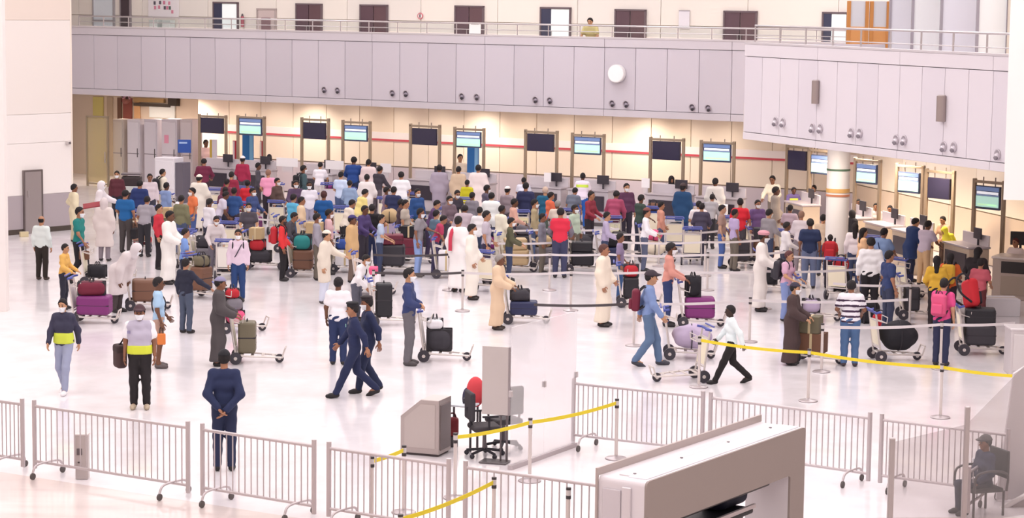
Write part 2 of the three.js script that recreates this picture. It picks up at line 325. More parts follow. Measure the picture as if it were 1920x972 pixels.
[[378, 420, 221, 250, 215, 0], [450, 492, 222, 254, 217, 1], [570, 612, 230, 261, 221, 0], [647, 690, 235, 265, 226, 1], [774, 820, 241, 272, 233, 0], [857, 903, 247, 277, 239, 1], [990, 1040, 251, 284, 244, 0], [1078, 1128, 257, 290, 250, 1], [1225, 1277, 265, 300, 258, 0], [1320, 1372, 270, 304, 264, 1]]
  .forEach(([a, b, t, bt, top, lit], i) => {
    const A = F1.hit(a, 260, GD), Bq = F1.hit(b, 260, GD), mid = (a + b) / 2;
    gantry(F1.p((A.s + Bq.s) / 2, GD, 0), F1.yaw, Bq.s - A.s, F1.hit(mid, top, GD).y, [F1.hit(mid, bt, GD).y, F1.hit(mid, t, GD).y], lit, `${lit ? 'lit pale green' : 'switched-off dark'} check-in screen between two bronze posts, ${ORD[i]} along the back counters`);
  });
const G2H = 2.75;
const g2 = [[1482, 1512, 283, 319, 272, 0], [1526, 1556, 291, 327, 279, 1], [1613, 1642, 308, 345, 297, 1], [1692, 1722, 323, 362, 308, 1], [1747, 1780, 334, 373, 318, 0], [1838, 1873, 349, 393, 337, 1]];
const g2pos = g2.map(([a, b, t, bt, top]) => at((a + b) / 2, top, G2H));
const F3 = new Frame(g2pos[1], g2pos[5]);
g2.forEach(([a, b, t, bt, top, lit], i) => {
  const P = g2pos[i]; P.y = 0; const yaw = F3.yaw + .42;
  const z = -P.z, mid = (a + b) / 2, w = .78;
  gantry(P, yaw, w, G2H, [atDepth(mid, bt, z).y, atDepth(mid, t, z).y], lit, `${lit ? 'lit blue-green' : 'switched-off dark'} check-in screen between two bronze posts, ${ORD[i]} along the side counters`);
});
{ // wall behind the side counters
  const o = struct('wall_side'); F3.place(o, 0, -2.2, 0);
  const s0 = -16, L = 29, n = 17, w = L / n, mid = s0 + L / 2;
  part(o, 'core', box(L, 3.5, .2, mid, 1.75, -.13), M('c4b4a0', .8));
  for (let i = 0; i < n; i++) {
    part(o, 'wall_panel', cached('ws1', () => rbox(w - .02, 1.9, .05, .006, 0, 2.4, 0, 1)), M(i % 3 ? 'f5ead9' : 'f1e4d0', .6)).position.x = s0 + (i + .5) * w;
    part(o, 'dado_panel', cached('ws2', () => rbox(w - .012, 1.4, .06, .006, 0, .72, .01, 1)), M('dcc9b4', .55)).position.x = s0 + (i + .5) * w;
  }
  part(o, 'white_strip', box(L, .22, .05, mid, 3.2, .04), M('f6f0ee', .4)); part(o, 'red_strip', box(L, .07, .055, mid, 3.06, .042), M('cf6a66', .45));
}
for (const [i, k] of [0, 1.3, 2.6, 3.9].entries()) {
  const P = F3.p(1 + k * 2.0, .4, 3.4), o = thing('downlight', `small recessed downlight under the side balcony, ${ORD[i]} from its corner`, 'downlight', 'downlights over the side counters'); o.position.copy(P);
  part(o, 'trim_ring', (() => { const g = new THREE.TorusGeometry(.1, .02, 8, 20); g.rotateX(Math.PI / 2); return g; })(), M('d8d2ce', .4)); part(o, 'lens', cyl(.085, .085, .02, 20), new THREE.MeshStandardMaterial({ color: 0xffffff, emissive: 0xffe8cc, emissiveIntensity: 3 }));
  const l = new THREE.SpotLight(0xffe6c8, 40, 0, 1.3, 1, 2); l.position.set(0, -.06, 0); l.target.position.set(0, -3, 0); l.castShadow = true; l.shadow.radius = 4; o.add(l, l.target);
}
{
  const C = at(1566, 532), o = thing('downlight', 'small recessed downlight in front of the white column', 'downlight', 'downlights over the side counters'); o.position.set(C.x - .5, B2.bot + .02, C.z + 1.6);
  part(o, 'trim_ring', (() => { const g = new THREE.TorusGeometry(.1, .02, 8, 20); g.rotateX(Math.PI / 2); return g; })(), M('d8d2ce', .4)); part(o, 'lens', cyl(.085, .085, .02, 20), new THREE.MeshStandardMaterial({ color: 0xffffff, emissive: 0xfff2e4, emissiveIntensity: 3 }));
  const l = new THREE.SpotLight(0xfff0e0, 13, 0, 1.3, 1, 2); l.position.set(0, -.06, 0); l.target.position.set(.2, -3, -1); l.castShadow = true; l.shadow.radius = 4; o.add(l, l.target);
}
// white column by the corner
{
  const P = at(1566, 532), o = struct('column_white'); o.position.copy(P); const w = .58, h = B2.bot + .3;
  part(o, 'shaft', cyl(w / 2, w / 2, h, 32, 0, h / 2), M('f2eeea', .5));
  const yy = (py) => atDepth(1566, py, -P.z).y;
  part(o, 'green_band', cyl(w / 2 + .012, w / 2 + .012, .05, 32, 0, yy(318)), M('5d7a62', .5)); part(o, 'amber_band', cyl(w / 2 + .012, w / 2 + .012, .1, 32, 0, yy(357)), M('dcae6a', .5)); part(o, 'orange_band', cyl(w / 2 + .014, w / 2 + .014, .05, 32, 0, yy(366)), M('c9825e', .5)); part(o, 'base_ring', cyl(w / 2 + .03, w / 2 + .03, .15, 32, 0, .075), M('c4bcbc', .4));
}
// big white column at the right edge
{
  const A = atDepth(1884, 300, 43), o = struct('column_right', box(3.2, CEIL, 3.2, 1.6, CEIL / 2, -1.6), M('f3efec', .7)); o.position.set(A.x, 0, -43); o.rotation.y = -.27;
  o.position.y = atDepth(1900, 375, 43).y; // hangs below the side balcony
}
// ---------- check-in counters ----------
function counter(fr, s, d, w, h, label, m = 'cdc6cb') {
  const o = thing('check_in_counter', label, 'counter', 'check-in counters'); fr.place(o, s, d, 0);
  part(o, 'body', rbox(w, h - .06, .55, .015, 0, (h - .06) / 2, -.275), M(m, .4, .25));
  part(o, 'dark_front_panel', rbox(w * .82, h * .42, .04, .01, 0, h * .62, .012), M('3b353f', .35));
  part(o, 'worktop', rbox(w + .06, .05, .62, .015, 0, h - .03, -.27), M('b7aeb4', .35, .3));
  part(o, 'upstand', rbox(w, .28, .05, .01, 0, h + .13, -.54), M('d6cfd4', .4, .2));
  part(o, 'kick_plate', box(w, .1, .03, 0, .06, .012), darkSteel);
  const mon = part(o, 'monitor', rbox(.42, .28, .04, .01, w * .22, h + .3, -.42), M('3a363e', .4)); part(mon, 'monitor_stand', rod([w * .22, h, -.44], [w * .22, h + .2, -.44], .03), M('3a363e', .4));
}
[400, 470, 590, 668, 797, 880, 1015, 1103, 1250, 1346].forEach((px, i) => counter(F1, F1.hit(px, 300, 1.5).s, 1.5, 1.45, 1.15, `grey check-in counter with dark front panel, ${ORD[i]} along the back wall`));
g2pos.forEach((P, i) => { if (i) { const s = P.clone().sub(F3.O).dot(F3.u); counter(F3, s, .85, 1.5, 1.12, `grey check-in counter with dark front panel, ${ORD[i - 1]} along the side wall`, 'c8b8a6'); } });
// ---------- tall pier on the left with steel door and grey dado ----------
{
  const A = at(12, 442), Bq = at(136, 431), fr = new Frame(A, Bq), o = struct('wall_pier'); fr.place(o, 0, 0, 0);
  const L = fr.len, dado = atDepth(60, 370, -A.z).y;
  part(o, 'core', box(L - .04, CEIL, 3, L / 2, CEIL / 2, -1.56), M('e6dacf', .7));
  const ys = [dado, fr.hit(70, 268, 0).y, fr.hit(70, 214, 0).y, fr.hit(70, 38, 0).y, fr.hit(70, 38, 0).y + 3, CEIL];
  for (let i = 0; i < 5; i++) part(o, 'stone_panel', rbox(L - .02, ys[i + 1] - ys[i] - .007, .06, .006, L / 2, (ys[i] + ys[i + 1]) / 2, -.03, 1), M(i < 2 ? 'f3ece8' : i < 3 ? 'efe6e0' : 'e9dacf', .6));
  const dx = fr.hit(60, 380, 0).s, dw = .62;
  part(o, 'dado_panel', rbox(dx - dw / 2 - .03, dado - .15, .08, .006, (dx - dw / 2) / 2, .15 + (dado - .15) / 2, -.02, 1), M('aea3a7', .5));
  part(o, 'dado_panel', rbox(L - dx - dw / 2 - .03, dado - .15, .08, .006, (L + dx + dw / 2) / 2, .15 + (dado - .15) / 2, -.02, 1), M('aea3a7', .5));
  part(o, 'skirting', box(L, .15, .05, L / 2, .075, 0), M('4a4038', .5));
  part(o, 'corner_face', rbox(.06, CEIL - .2, 3, .006, L + .02, CEIL / 2 + .1, -1.5, 1), M('f3e6d8', .6));
  const d = struct('door_10'); fr.place(d, dx, .05, 0); const dh = fr.hit(60, 321, 0).y;
  part(d, 'door_leaf', rbox(dw, dh, .05, .01, 0, dh / 2), M('a39896', .35, .25)); part(d, 'door_frame', merge([box(.04, dh, .08, -dw / 2 - .02, dh / 2), box(.04, dh, .08, dw / 2 + .02, dh / 2), box(dw + .08, .04, .08, 0, dh + .02)]), M('857a78', .35, .6)); part(d, 'door_handle', rod([-.2, 1.1, .06], [-.2, 1.3, .06], .015), steel);
  const v = fr.hit(128, 268, .05), s = thing('wall_camera', 'tiny grey wall camera on the cream pier above the steel door', 'camera'); fr.place(s, v.s, .05, v.y); part(s, 'body', rbox(.14, .1, .14, .02), M('c9c0be', .4)); part(s, 'lens', (() => { const g = cyl(.03, .03, .04, 12); g.rotateX(Math.PI / 2); g.translate(0, 0, .08); return g; })(), M('6a6264', .3));
  const P = at(12, 585), c = struct('column_left', box(2, CEIL, .3, -1.0, CEIL / 2, -.15), M('f4ece8', .6)); c.position.copy(P);
  const sc = at(45, 444), k = thing('box_carton', 'small cream carton on the floor at the foot of the steel door', 'carton'); k.position.copy(sc); k.rotation.y = .4; part(k, 'body', rbox(.24, .14, .2, .01, 0, .07), M('d8c8a0', .7)); part(k, 'lid_flap', box(.24, .01, .12, 0, .145, .04), M('e0d2b0', .7));
}
// ---------- far left under the balcony: doors, grey cabinets, white kiosk ----------
{
  const o = struct('wall_alcove'); F1.place(o, 0, -4.3, 0); const a = F1.hit(120, 250, -4.3).s, b = F1.hit(385, 250, -4.3).s, L = b - a;
  part(o, 'core', box(L, 3.6, .2, (a + b) / 2, 1.8, -.1), M('dccbb8', .8));
  const cols = [['cfc478', 183, 26], ['b7a48c', 205, 14], ['6a4a3a', 223, 10], ['8a4a40', 238, 22], ['d8a878', 256, 14]];
  for (const [c, px, w] of cols) { const q = F1.hit(px, 240, -4.2); part(o, 'timber_leaf', rbox(w * 84 / F, 3.1, .06, .01, q.s, 1.55, .05, 1), M(c, .6)); }
  const q = F1.hit(303, 208, -4.2); part(o, 'bright_pane', box(1.25, .55, .05, q.s, q.y, .06), M('eef2f0', .3)); part(o, 'dark_lintel', box(1.8, .12, .1, F1.hit(285, 197, -4.2).s, F1.hit(285, 197, -4.2).y, .08), M('4a4038', .6)); part(o, 'brown_beam', box(1.5, .15, .12, F1.hit(280, 188, -4.2).s, F1.hit(280, 188, -4.2).y, .1), M('a88a5c', .6)); part(o, 'dark_box', box(.42, .35, .2, F1.hit(327, 190, -4.2).s, F1.hit(327, 190, -4.2).y, .14), M('3c332c', .6));
  const fo = thing('flower_basket', 'dark dried flower basket hung under the balcony by brown doors', 'basket'); const fq = F1.hit(236, 187, -3.6); F1.place(fo, fq.s, -3.6, fq.y); part(fo, 'basket', new THREE.SphereGeometry(.17, 12, 8, 0, 7, 1.2, 2), M('7a4a44', .9)); for (let k = 0; k < 9; k++) part(fo, 'flower_head', cached('fh', () => new THREE.IcosahedronGeometry(.07, 1)), M(k % 2 ? '3c2a2a' : 'b0889a', .9)).position.set(Math.sin(k * 2.4) * .12, .06 + (k % 3) * .04, Math.cos(k * 2.4) * .1);
  [[221, 'beige grey tall cabinet beside the yellow door'], [250, 'grey steel tall cabinet with a long dark seam'], [282, 'grey steel tall cabinet in the middle of the row'], [317, 'grey steel tall cabinet with a pink notice'], [349, 'grey steel tall cabinet next to the dark screen']].forEach(([px, lab], i) => {
    const q = F1.hit(px, 224, -.6), c = thing('steel_cabinet', lab, 'cabinet', 'grey steel cabinets in the far corner'); const z = 82, w = [.5, .6, .62, .72, .56][i]; F1.place(c, q.s, -.6, 0); const h = q.y;
    part(c, 'body', rbox(w, h, .6, .015, 0, h / 2, -.3), M(['c4b8ae', 'd6cfd4', 'cfc7ce', 'd0c7ce', 'c9bdbe'][i], .5)); part(c, 'door', rbox(w - .08, h - .2, .03, .01, 0, h / 2, .015), M(['cbc0b4', 'dcd6dc', 'd5ced5', 'd6ced4', 'cec3c4'][i], .5)); part(c, 'door_seam', box(w - .08, .03, .04, 0, h * .5, .015), M('8f868c', .5)); part(c, 'handle', rod([w * .36, h * .45, .05], [w * .36, h * .58, .05], .015), darkSteel);
    if (i == 3) part(c, 'pink_notice', box(.2, .3, .01, -.1, h * .72, .036), M('e79ab0', .6));
  });
  const gq = F1.hit(183, 270, -.2), gl = thing('glass_door', 'yellowish glass swing door between the pier and grey cabinets', 'door'); F1.place(gl, gq.s, -.2, 0);
  part(gl, 'door_frame', merge([box(.06, 2.6, .08, -.5, 1.3), box(.06, 2.6, .08, .5, 1.3), box(1.06, .06, .08, 0, 2.6), box(1, .06, .08, 0, .1)]), M('a89a84', .4, .4)); part(gl, 'pane', box(.94, 2.4, .02, 0, 1.35), M('e9e0c4', .2, 0, { transmission: .7, thickness: 0 })); part(gl, 'handle', rod([.4, .9, .06], [.4, 1.3, .06], .02), steel);
  const kq = at(312, 392), k = thing('white_kiosk', 'plain white cabinet standing in front of the grey cabinets', 'cabinet'); k.position.set(kq.x - .3, 0, kq.z - 2.6); k.rotation.y = F1.yaw * .8; const kh = 1.55; part(k, 'body', rbox(.8, kh, .6, .02, 0, kh / 2), M('e9e4ea', .45)); part(k, 'door', rbox(.7, kh * .62, .03, .01, 0, kh * .62, .305), M('eeeaf0', .45)); part(k, 'shelf_unit', rbox(.3, kh * .9, .5, .01, .56, kh * .45, 0), M('6a6470', .5));
  const bq = k.position.clone(), s = thing('blue_sign', 'small blue sign board on a pole above the white cabinet', 'sign'); s.position.set(bq.x + .35, 0, bq.z - .6); part(s, 'pole', rod([0, 0, 0], [0, 2.1, 0], .02), steel); part(s, 'board', rbox(.46, .46, .04, .01, .1, 1.9, .03), M('2d55a8', .4)); part(s, 'pale_marks', box(.28, .06, .01, .06, 2.02, .056), M('a9c4ea', .5)); part(s, 'base', cyl(.2, .22, .03, 20, 0, .015), darkSteel);
  // banners behind the first counters
  for (const [px, py, w, h, c, lab, c2] of [[400, 290, .34, 1.1, 'e9e2ec', 'white banner stand with a gold edge behind the first counter', 'd2b24e'], [442, 290, .26, 1.0, 'b5283c', 'red banner stand behind the first counter', 'f0e0e4'], [465, 282, .5, 1.2, '2a6fae', 'blue banner stand under the second screen', '7fb6dc'], [492, 288, .22, .9, 'b23a44', 'narrow red banner stand beside the blue one', 'e8dcd8'], [887, 292, .46, 1.4, '2f74bc', 'bright blue banner stand under the sixth screen', '8cc0ea']]) {
    const q = F1.hit(px, py, -.6), n = thing('banner_stand', lab, 'banner'); F1.place(n, q.s, -.6, 0); const y = q.y; part(n, 'sheet', rbox(w, h, .02, .006, 0, y), M(c, .6)); part(n, 'colour_stripe', box(w * .3, h * .96, .006, w * .3 * (px % 2 ? 1 : -1), y, .014), M(c2, .6)); part(n, 'pole', rod([0, .02, -.03], [0, y + h / 2, -.03], .018), steel); part(n, 'foot', rbox(w, .03, .3, .01, 0, .015, 0), darkSteel);
  }
  const wq = F1.hit(640, 298, .2);
  for (const [a2, b2, i] of [[520, 560, 0], [612, 646, 1], [715, 735, 2], [1022, 1035, 3], [1205, 1220, 4]]) { const A = F1.hit(a2, 302, 1.2), Bq = F1.hit(b2, 302, 1.2), n = thing('notice_sheet', `white paper notice propped on the back counters, ${ORD[i]} from the far end`, 'notice', 'paper notices'); F1.place(n, (A.s + Bq.s) / 2, 1.25, 1.12); part(n, 'sheet', box(Bq.s - A.s, .3, .01, 0, .32, 0), M('f6f2f4', .6)); part(n, 'clip_stand', box((Bq.s - A.s) * .5, .2, .04, 0, .1, -.02), M('cfc8cc', .5)); }
}
// ---------- steel crowd barriers ----------
const barSteel = M('c4babc', .38, .45), casterMat = M('57504f', .6);
function barrier(A, Bq, label, nb, h = 1.13, feet = true) {
  const o = thing('crowd_barrier', label, 'barrier', 'steel crowd barriers');
  const d = Bq.clone().sub(A), L = d.length(); o.position.copy(A); o.rotation.y = Math.atan2(-d.z, d.x);
  const lo = .2, hi = h - .09;
  for (const x of [.04, L - .04]) part(o, 'post', cached('bpost' + h, () => rod([0, .09, 0], [0, h, 0], .034, 12)), barSteel).position.x = x;
  part(o, 'top_rail', rod([.04, hi, 0], [L - .04, hi, 0], .024, 10), barSteel);
  part(o, 'bottom_rail', rod([.04, lo, 0], [L - .04, lo, 0], .022, 10), barSteel);
  for (let i = 1; i < nb; i++) part(o, 'bar', cached('bbar' + h, () => rod([0, lo, 0], [0, hi, 0], .0095, 6)), barSteel).position.x = .04 + (L - .08) * i / nb;
  if (feet) for (const x of [.3, L - .3]) {
    const f = part(o, 'foot', cached('bfoot', () => merge([tube([[0, .1, -.32], [0, .19, -.27], [0, .22, 0], [0, .19, .27], [0, .1, .32]], .018, 8, 16)])), barSteel); f.position.x = x;
    for (const z of [-.32, .32]) { const c = part(f, 'caster', cached('bcast', () => { const g = cyl(.05, .05, .03, 14); g.rotateZ(Math.PI / 2); return g; }), casterMat); c.position.set(0, .052, z); }
  }
}
const bp = (px, py) => at(px, py);
barrier(bp(-95, 864), bp(47, 887), 'steel barrier cut off by the picture edge, nearest the cream pier', 18);
barrier(bp(62, 889), bp(357, 937), 'steel barrier with a floor box behind its bars, in the front row', 26);
barrier(bp(376, 940), bp(593, 977), 'steel barrier in front of the officer with hands behind his back', 18);
barrier(bp(612, 980), bp(845, 1018), 'steel barrier behind the nearest yellow tape posts', 20);
barrier(bp(867, 1021), bp(1150, 1066), 'steel barrier ending at the big grey scanner gate', 20);
barrier(bp(1070, 838), bp(1320, 868), 'steel barrier starting at the frosted glass partition', 26);
barrier(bp(1326, 869), bp(1632, 914), 'steel barrier half hidden behind the big grey scanner gate', 28);
barrier(bp(1645, 916), bp(1890, 950), 'steel barrier behind the seated guard', 22);
barrier(bp(1812, 975), bp(1880, 925), 'short steel barrier turned across beside the seated guard', 8, .75, false);
// ---------- belt stanchions ----------
const posts = [];
function stanchion(px, py, label, belts, h = .95, tape = 'd8cfd0') {
  const o = thing('queue_post', label, 'queue post', 'queue posts with belts'); const P = at(px, py); o.position.copy(P);
  part(o, 'base', cached('sbase', () => { const g = new THREE.LatheGeometry([[0, 0], [.17, 0], [.175, .012], [.16, .025], [.04, .04], [.03, .06], [0, .06]].map(p => new THREE.Vector2(...p)), 28); return g; }), M('b8aeb0', .35, .5));
  part(o, 'post', cached('spost', () => cyl(.027, .027, .86, 14, 0, .47)), M('d6ccc8', .35, .4));
  part(o, 'collar', cached('scol', () => cyl(.034, .034, .045, 14, 0, .835)), M('3a3436', .5)); part(o, 'cap', cached('scap', () => cyl(.034, .034, .03, 14, 0, .945)), M('3a3436', .5)); posts.push(o);
  part(o, 'head', cached('shead', () => cyl(.032, .032, .08, 14, 0, .89)), M('cfc8c6', .4, .3));
  for (const [qx, qy, col, hq] of belts) {
    const d = at(qx, qy).sub(P), L = d.length(), g = new THREE.BoxGeometry(L, .055, .006, 16, 1, 1), p = g.attributes.position;
    for (let i = 0; i < p.count; i++) { const t = p.getX(i) / L + .5; p.setY(i, p.getY(i) + .895 + (hq || 0) * t - .05 * 4 * t * (1 - t) * Math.min(1, L / 3)); p.setX(i, t * L); }
    g.computeVertexNormals(); const b = part(o, 'belt', g, M(col || tape, .7)); b.rotation.y = Math.atan2(-d.z, d.x);
  }
}
const YEL = 'e6cf2e', GRY = 'd9d1d2', BLK = '4a4446';
stanchion(1155, 861, 'queue post with round base at the end of the yellow tape by the glass', [[993, 903, YEL]]);
stanchion(993, 903, 'queue post in front of the frosted glass holding yellow tape', [[853, 935, YEL]]);
stanchion(853, 935, 'queue post beside the office chair holding yellow tape', []);
stanchion(757, 962, 'queue post beside the steel desk holding a short yellow tape', [[697, 986, YEL]]);
stanchion(697, 986, 'queue post behind the front barrier at the end of a short yellow tape', []);
stanchion(925, 1030, 'queue post at the far end of the nearest yellow tape', [[750, 1110, YEL]]);
stanchion(750, 1110, 'queue post with black collar nearest the camera', [[640, 1162, YEL]]);
stanchion(1064, 1052, 'queue post with hanging black clip in front of the barrier', []);
stanchion(1310, 727, 'queue post at the start of the long yellow tape by the loaded trolley', [[1515, 753, YEL]]);
stanchion(1515, 753, 'queue post on the long yellow tape near the brown abaya', [[1763, 784, YEL]]);
stanchion(1763, 784, 'queue post on the long yellow tape near the scanner', [[1905, 803, YEL]]);
stanchion(1540, 698, 'queue post beside the striped shirt', [[1763, 693, GRY]]);
stanchion(1763, 693, 'queue post in front of the pink shirt', [[1900, 690, GRY]]);
stanchion(1188, 649, 'queue post behind the denim jacket', [[1000, 652, BLK], [1405, 642, GRY]]);
stanchion(1405, 642, 'queue post behind the walking man in white shirt', [[1700, 640, GRY]]);
stanchion(867, 584, 'queue post to the side of the beige robe', [[1070, 583, GRY]]);
stanchion(1070, 583, 'queue post between the beige robe and the cream robe', [[1250, 580, GRY]]);
stanchion(1433, 580, 'queue post below the pale gown with pink scarf', [[1250, 580, GRY], [1640, 572, GRY]]);
stanchion(700, 584, 'queue post behind the navy sweater with black belt', [[867, 584, BLK]]);
stanchion(1326, 545, 'queue post in the open floor behind the salmon shirt', [[1135, 544, GRY], [1480, 538, GRY]]);
stanchion(1030, 545, 'queue post beside the red shirt with grey sleeves', [[940, 545, GRY], [1135, 544, GRY]]);
stanchion(1321, 518, 'queue post under the white shirt with cross strap', [[1160, 518, GRY], [1440, 512, GRY]]);
stanchion(905, 520, 'queue post among the crowd behind the cream robe', [[1060, 518, GRY]]);
stanchion(1235, 500, 'queue post beside the blue long coat', [[1110, 500, GRY], [1365, 492, GRY]]);
stanchion(842, 545, 'queue post behind the white robe and red shawl', [[700, 546, BLK]]);
stanchion(1020, 492, 'queue post behind the red shirt with grey sleeves', [[880, 492, GRY], [1160, 490, GRY]]);
stanchion(480, 470, 'queue post among trolleys below the pink shirt', [[590, 474, GRY]]);
stanchion(1705, 610, 'queue post between the navy tee and the yellow backpack', [[1560, 606, GRY], [1800, 606, GRY]]);
stanchion(1610, 552, 'queue post next to the white shirt at the side counters', [[1480, 548, GRY]]);
// ---------- frosted glass partition ----------
{
  const A = at(956, 882), Bq = at(1078, 838), fr = new Frame(A, Bq), o = thing('glass_partition', 'tall frosted glass partition of two panes on a steel channel', 'partition'); fr.place(o, 0, 0, 0); const n = 2, w = fr.len / n, h = 2.15;
  const gm = M('fbfafb', .3, 0, { transmission: .84, thickness: 0, ior: 1.2 });
  for (let i = 0; i < n; i++) part(o, 'pane', cached('fpane', () => box(w - .02, h, .014, 0, h / 2 + .06, 0)), gm).position.x = (i + .5) * w;
  part(o, 'floor_channel', box(fr.len, .07, .08, fr.len / 2, .035), M('bdb3b6', .4, .4));
  for (let i = 0; i <= n; i++) part(o, 'edge_clip', cached('fclip', () => rbox(.05, .1, .06, .01, 0, h * .55, 0, 1)), steel).position.x = i * w;
}
// ---------- steel desk, table, chairs, sign board ----------
{
  const P = at(803, 850), o = thing('steel_desk', 'brushed steel security desk with sloping front beside the office chairs', 'desk'); o.position.copy(P); o.rotation.y = -.35;
  const s = new THREE.Shape([[-.36, 0], [.27, 0], [.27, .84], [-.02, .84], [-.36, .56]].map(p => new THREE.Vector2(...p)));
  const g = new THREE.ExtrudeGeometry(s, { depth: .5, bevelEnabled: true, bevelSize: .012, bevelThickness: .012, bevelSegments: 2 }); g.translate(0, .05, -.25);
  part(o, 'body', g, M('b5a9a6', .38, .5)); part(o, 'plinth', box(.58, .05, .46, -.04, .025, 0), M('4a4244', .6)); part(o, 'side_panel', rbox(.02, .72, .42, .006, .29, .46, 0), M('7f7474', .4, .5));
  const ns = new THREE.Shape([[-.3, .08], [.22, .08], [.22, .78], [-.02, .78], [-.3, .54]].map(p => new THREE.Vector2(...p))); const ng = new THREE.ExtrudeGeometry(ns, { depth: .008, bevelEnabled: false }); ng.translate(0, .05, .262); part(o, 'face_panel', ng, M('bfb4b0', .4, .45));
  const T = at(866, 842), t = thing('small_table', 'small white-topped table behind the steel desk', 'table'); t.position.copy(T); t.rotation.y = -.3;
  part(t, 'table_top', rbox(.5, .035, .45, .01, 0, .73), M('dfe3ea', .4)); for (const [x, z] of [[-.2, -.18], [.2, -.18], [-.2, .18], [.2, .18]]) part(t, 'leg', cached('tleg', () => rod([0, 0, 0], [0, .72, 0], .02)), M('5a5458', .4, .5)).position.set(x, 0, z);
  const ph = thing('desk_phone', 'black desk telephone on the small white-topped table', 'phone'); ph.position.set(T.x + .1, .75, T.z); part(ph, 'base', rbox(.18, .05, .2, .015, 0, .025), M('2c2830', .5)); part(ph, 'handset', rbox(.05, .04, .2, .015, -.06, .065), M('2c2830', .5)); part(ph, 'keypad', box(.07, .01, .09, .03, .053, .03), M('6a6468', .5));
  const bag = thing('red_bag', 'small dark red bag on the floor behind the steel desk', 'bag'); const BP = at(848, 838); bag.position.copy(BP); part(bag, 'body', rbox(.2, .3, .18, .05, 0, .33, 0), M('7d2028', .6)); part(bag, 'handle', tube([[-.06, .46, 0], [-.03, .54, 0], [.03, .54, 0], [.06, .46, 0]], .012), M('4d1418', .6)); part(bag, 'stand', rbox(.18, .18, .16, .02, 0, .09, 0), M('4a4448', .6));
  function officeChair(px, py, yaw, seat, label) {
    const c = thing('office_chair', label, 'chair'); c.position.copy(at(px, py)); c.rotation.y = yaw; const bl = M('26232b', .6);
    for (let i = 0; i < 5; i++) { const a = i * 1.2566; const l = part(c, 'base_leg', rod([0, .12, 0], [Math.sin(a) * .3, .08, Math.cos(a) * .3], .022), bl); part(l, 'caster', (() => { const g = new THREE.SphereGeometry(.04, 10, 8); g.translate(Math.sin(a) * .3, .04, Math.cos(a) * .3); return g; })(), bl); }
    part(c, 'gas_column', cyl(.03, .035, .34, 12, 0, .27), M('6a6468', .3, .6)); part(c, 'seat', rbox(.48, .09, .46, .04, 0, .47, 0, 3), M('413c40', .75));
    part(c, 'backrest', rbox(.44, .46, .08, .04, 0, .82, -.24, 3), M('38343a', .75)); part(c, 'back_support', rod([0, .45, -.2], [0, .8, -.28], .025), bl);
    for (const s of [-1, 1]) part(c, 'armrest', merge([rbox(.05, .03, .26, .012, s * .28, .68, .02), rod([s * .28, .47, 0], [s * .28, .67, 0], .018)]), bl);
    return c;
  }
  officeChair(908, 856, Math.PI - 1.3, 'b', 'black office chair on casters behind the yellow tape'); officeChair(944, 842, Math.PI + .5, 'b', 'black office chair half hidden below the white sign board');
  const j = thing('red_jacket', 'red jacket draped over the back of the office chair', 'jacket'), jp = at(890, 846); j.position.set(jp.x, .76, jp.z - .25); part(j, 'cloth', (() => { const g = new THREE.SphereGeometry(.2, 16, 12); g.scale(.75, 1.25, .55); g.translate(0, .15, 0); return g; })(), M('d94a52', .85)); part(j, 'sleeve', (() => { const g = new THREE.SphereGeometry(.09, 12, 10); g.scale(.8, 1.9, .8); g.translate(-.14, .05, .02); return g; })(), M('3a3a52', .85));
  const sg = thing('sign_board', 'blank pale grey sign board on a slim stand above the office chairs', 'sign'), SP = at(928, 868); sg.position.copy(SP); sg.rotation.y = -.3; const z = -SP.z, yt = atDepth(926, 650, z).y, yb = atDepth(926, 778, z).y, w = 54 * z / F;
  part(sg, 'board', rbox(w, yt - yb, .04, .008, 0, (yt + yb) / 2, 0), M('c0b6b3', .5)); part(sg, 'edge_trim', box(.025, yt - yb, .05, w / 2, (yt + yb) / 2, 0), M('9a9092', .4, .4)); part(sg, 'stand', merge([rod([w / 2 - .04, .02, -.03], [w / 2 - .04, yt - .1, -.03], .02), rod([-w / 2 + .3, .02, -.03], [-w / 2 + .3, yb + .1, -.03], .015)]), M('6a6264', .4, .5)); part(sg, 'foot', rbox(w, .03, .3, .01, 0, .015, 0), darkSteel);
}
{ // floor box behind the front barrier
  const P = at(155, 898), o = thing('floor_box', 'steel service box standing on the floor behind the front barrier', 'service box'); o.position.copy(P); part(o, 'body', rbox(.19, .66, .15, .015, 0, .33), M('c2b8b6', .4, .4)); part(o, 'lid', rbox(.2, .03, .16, .01, 0, .67), M('d0c6c4', .4, .4)); part(o, 'socket', rbox(.08, .1, .02, .008, -.03, .42, .078), M('6a6062', .5)); part(o, 'lock', cyl(.015, .015, .02, 10, -.04, .26, .078), M('3a3436', .5));
}
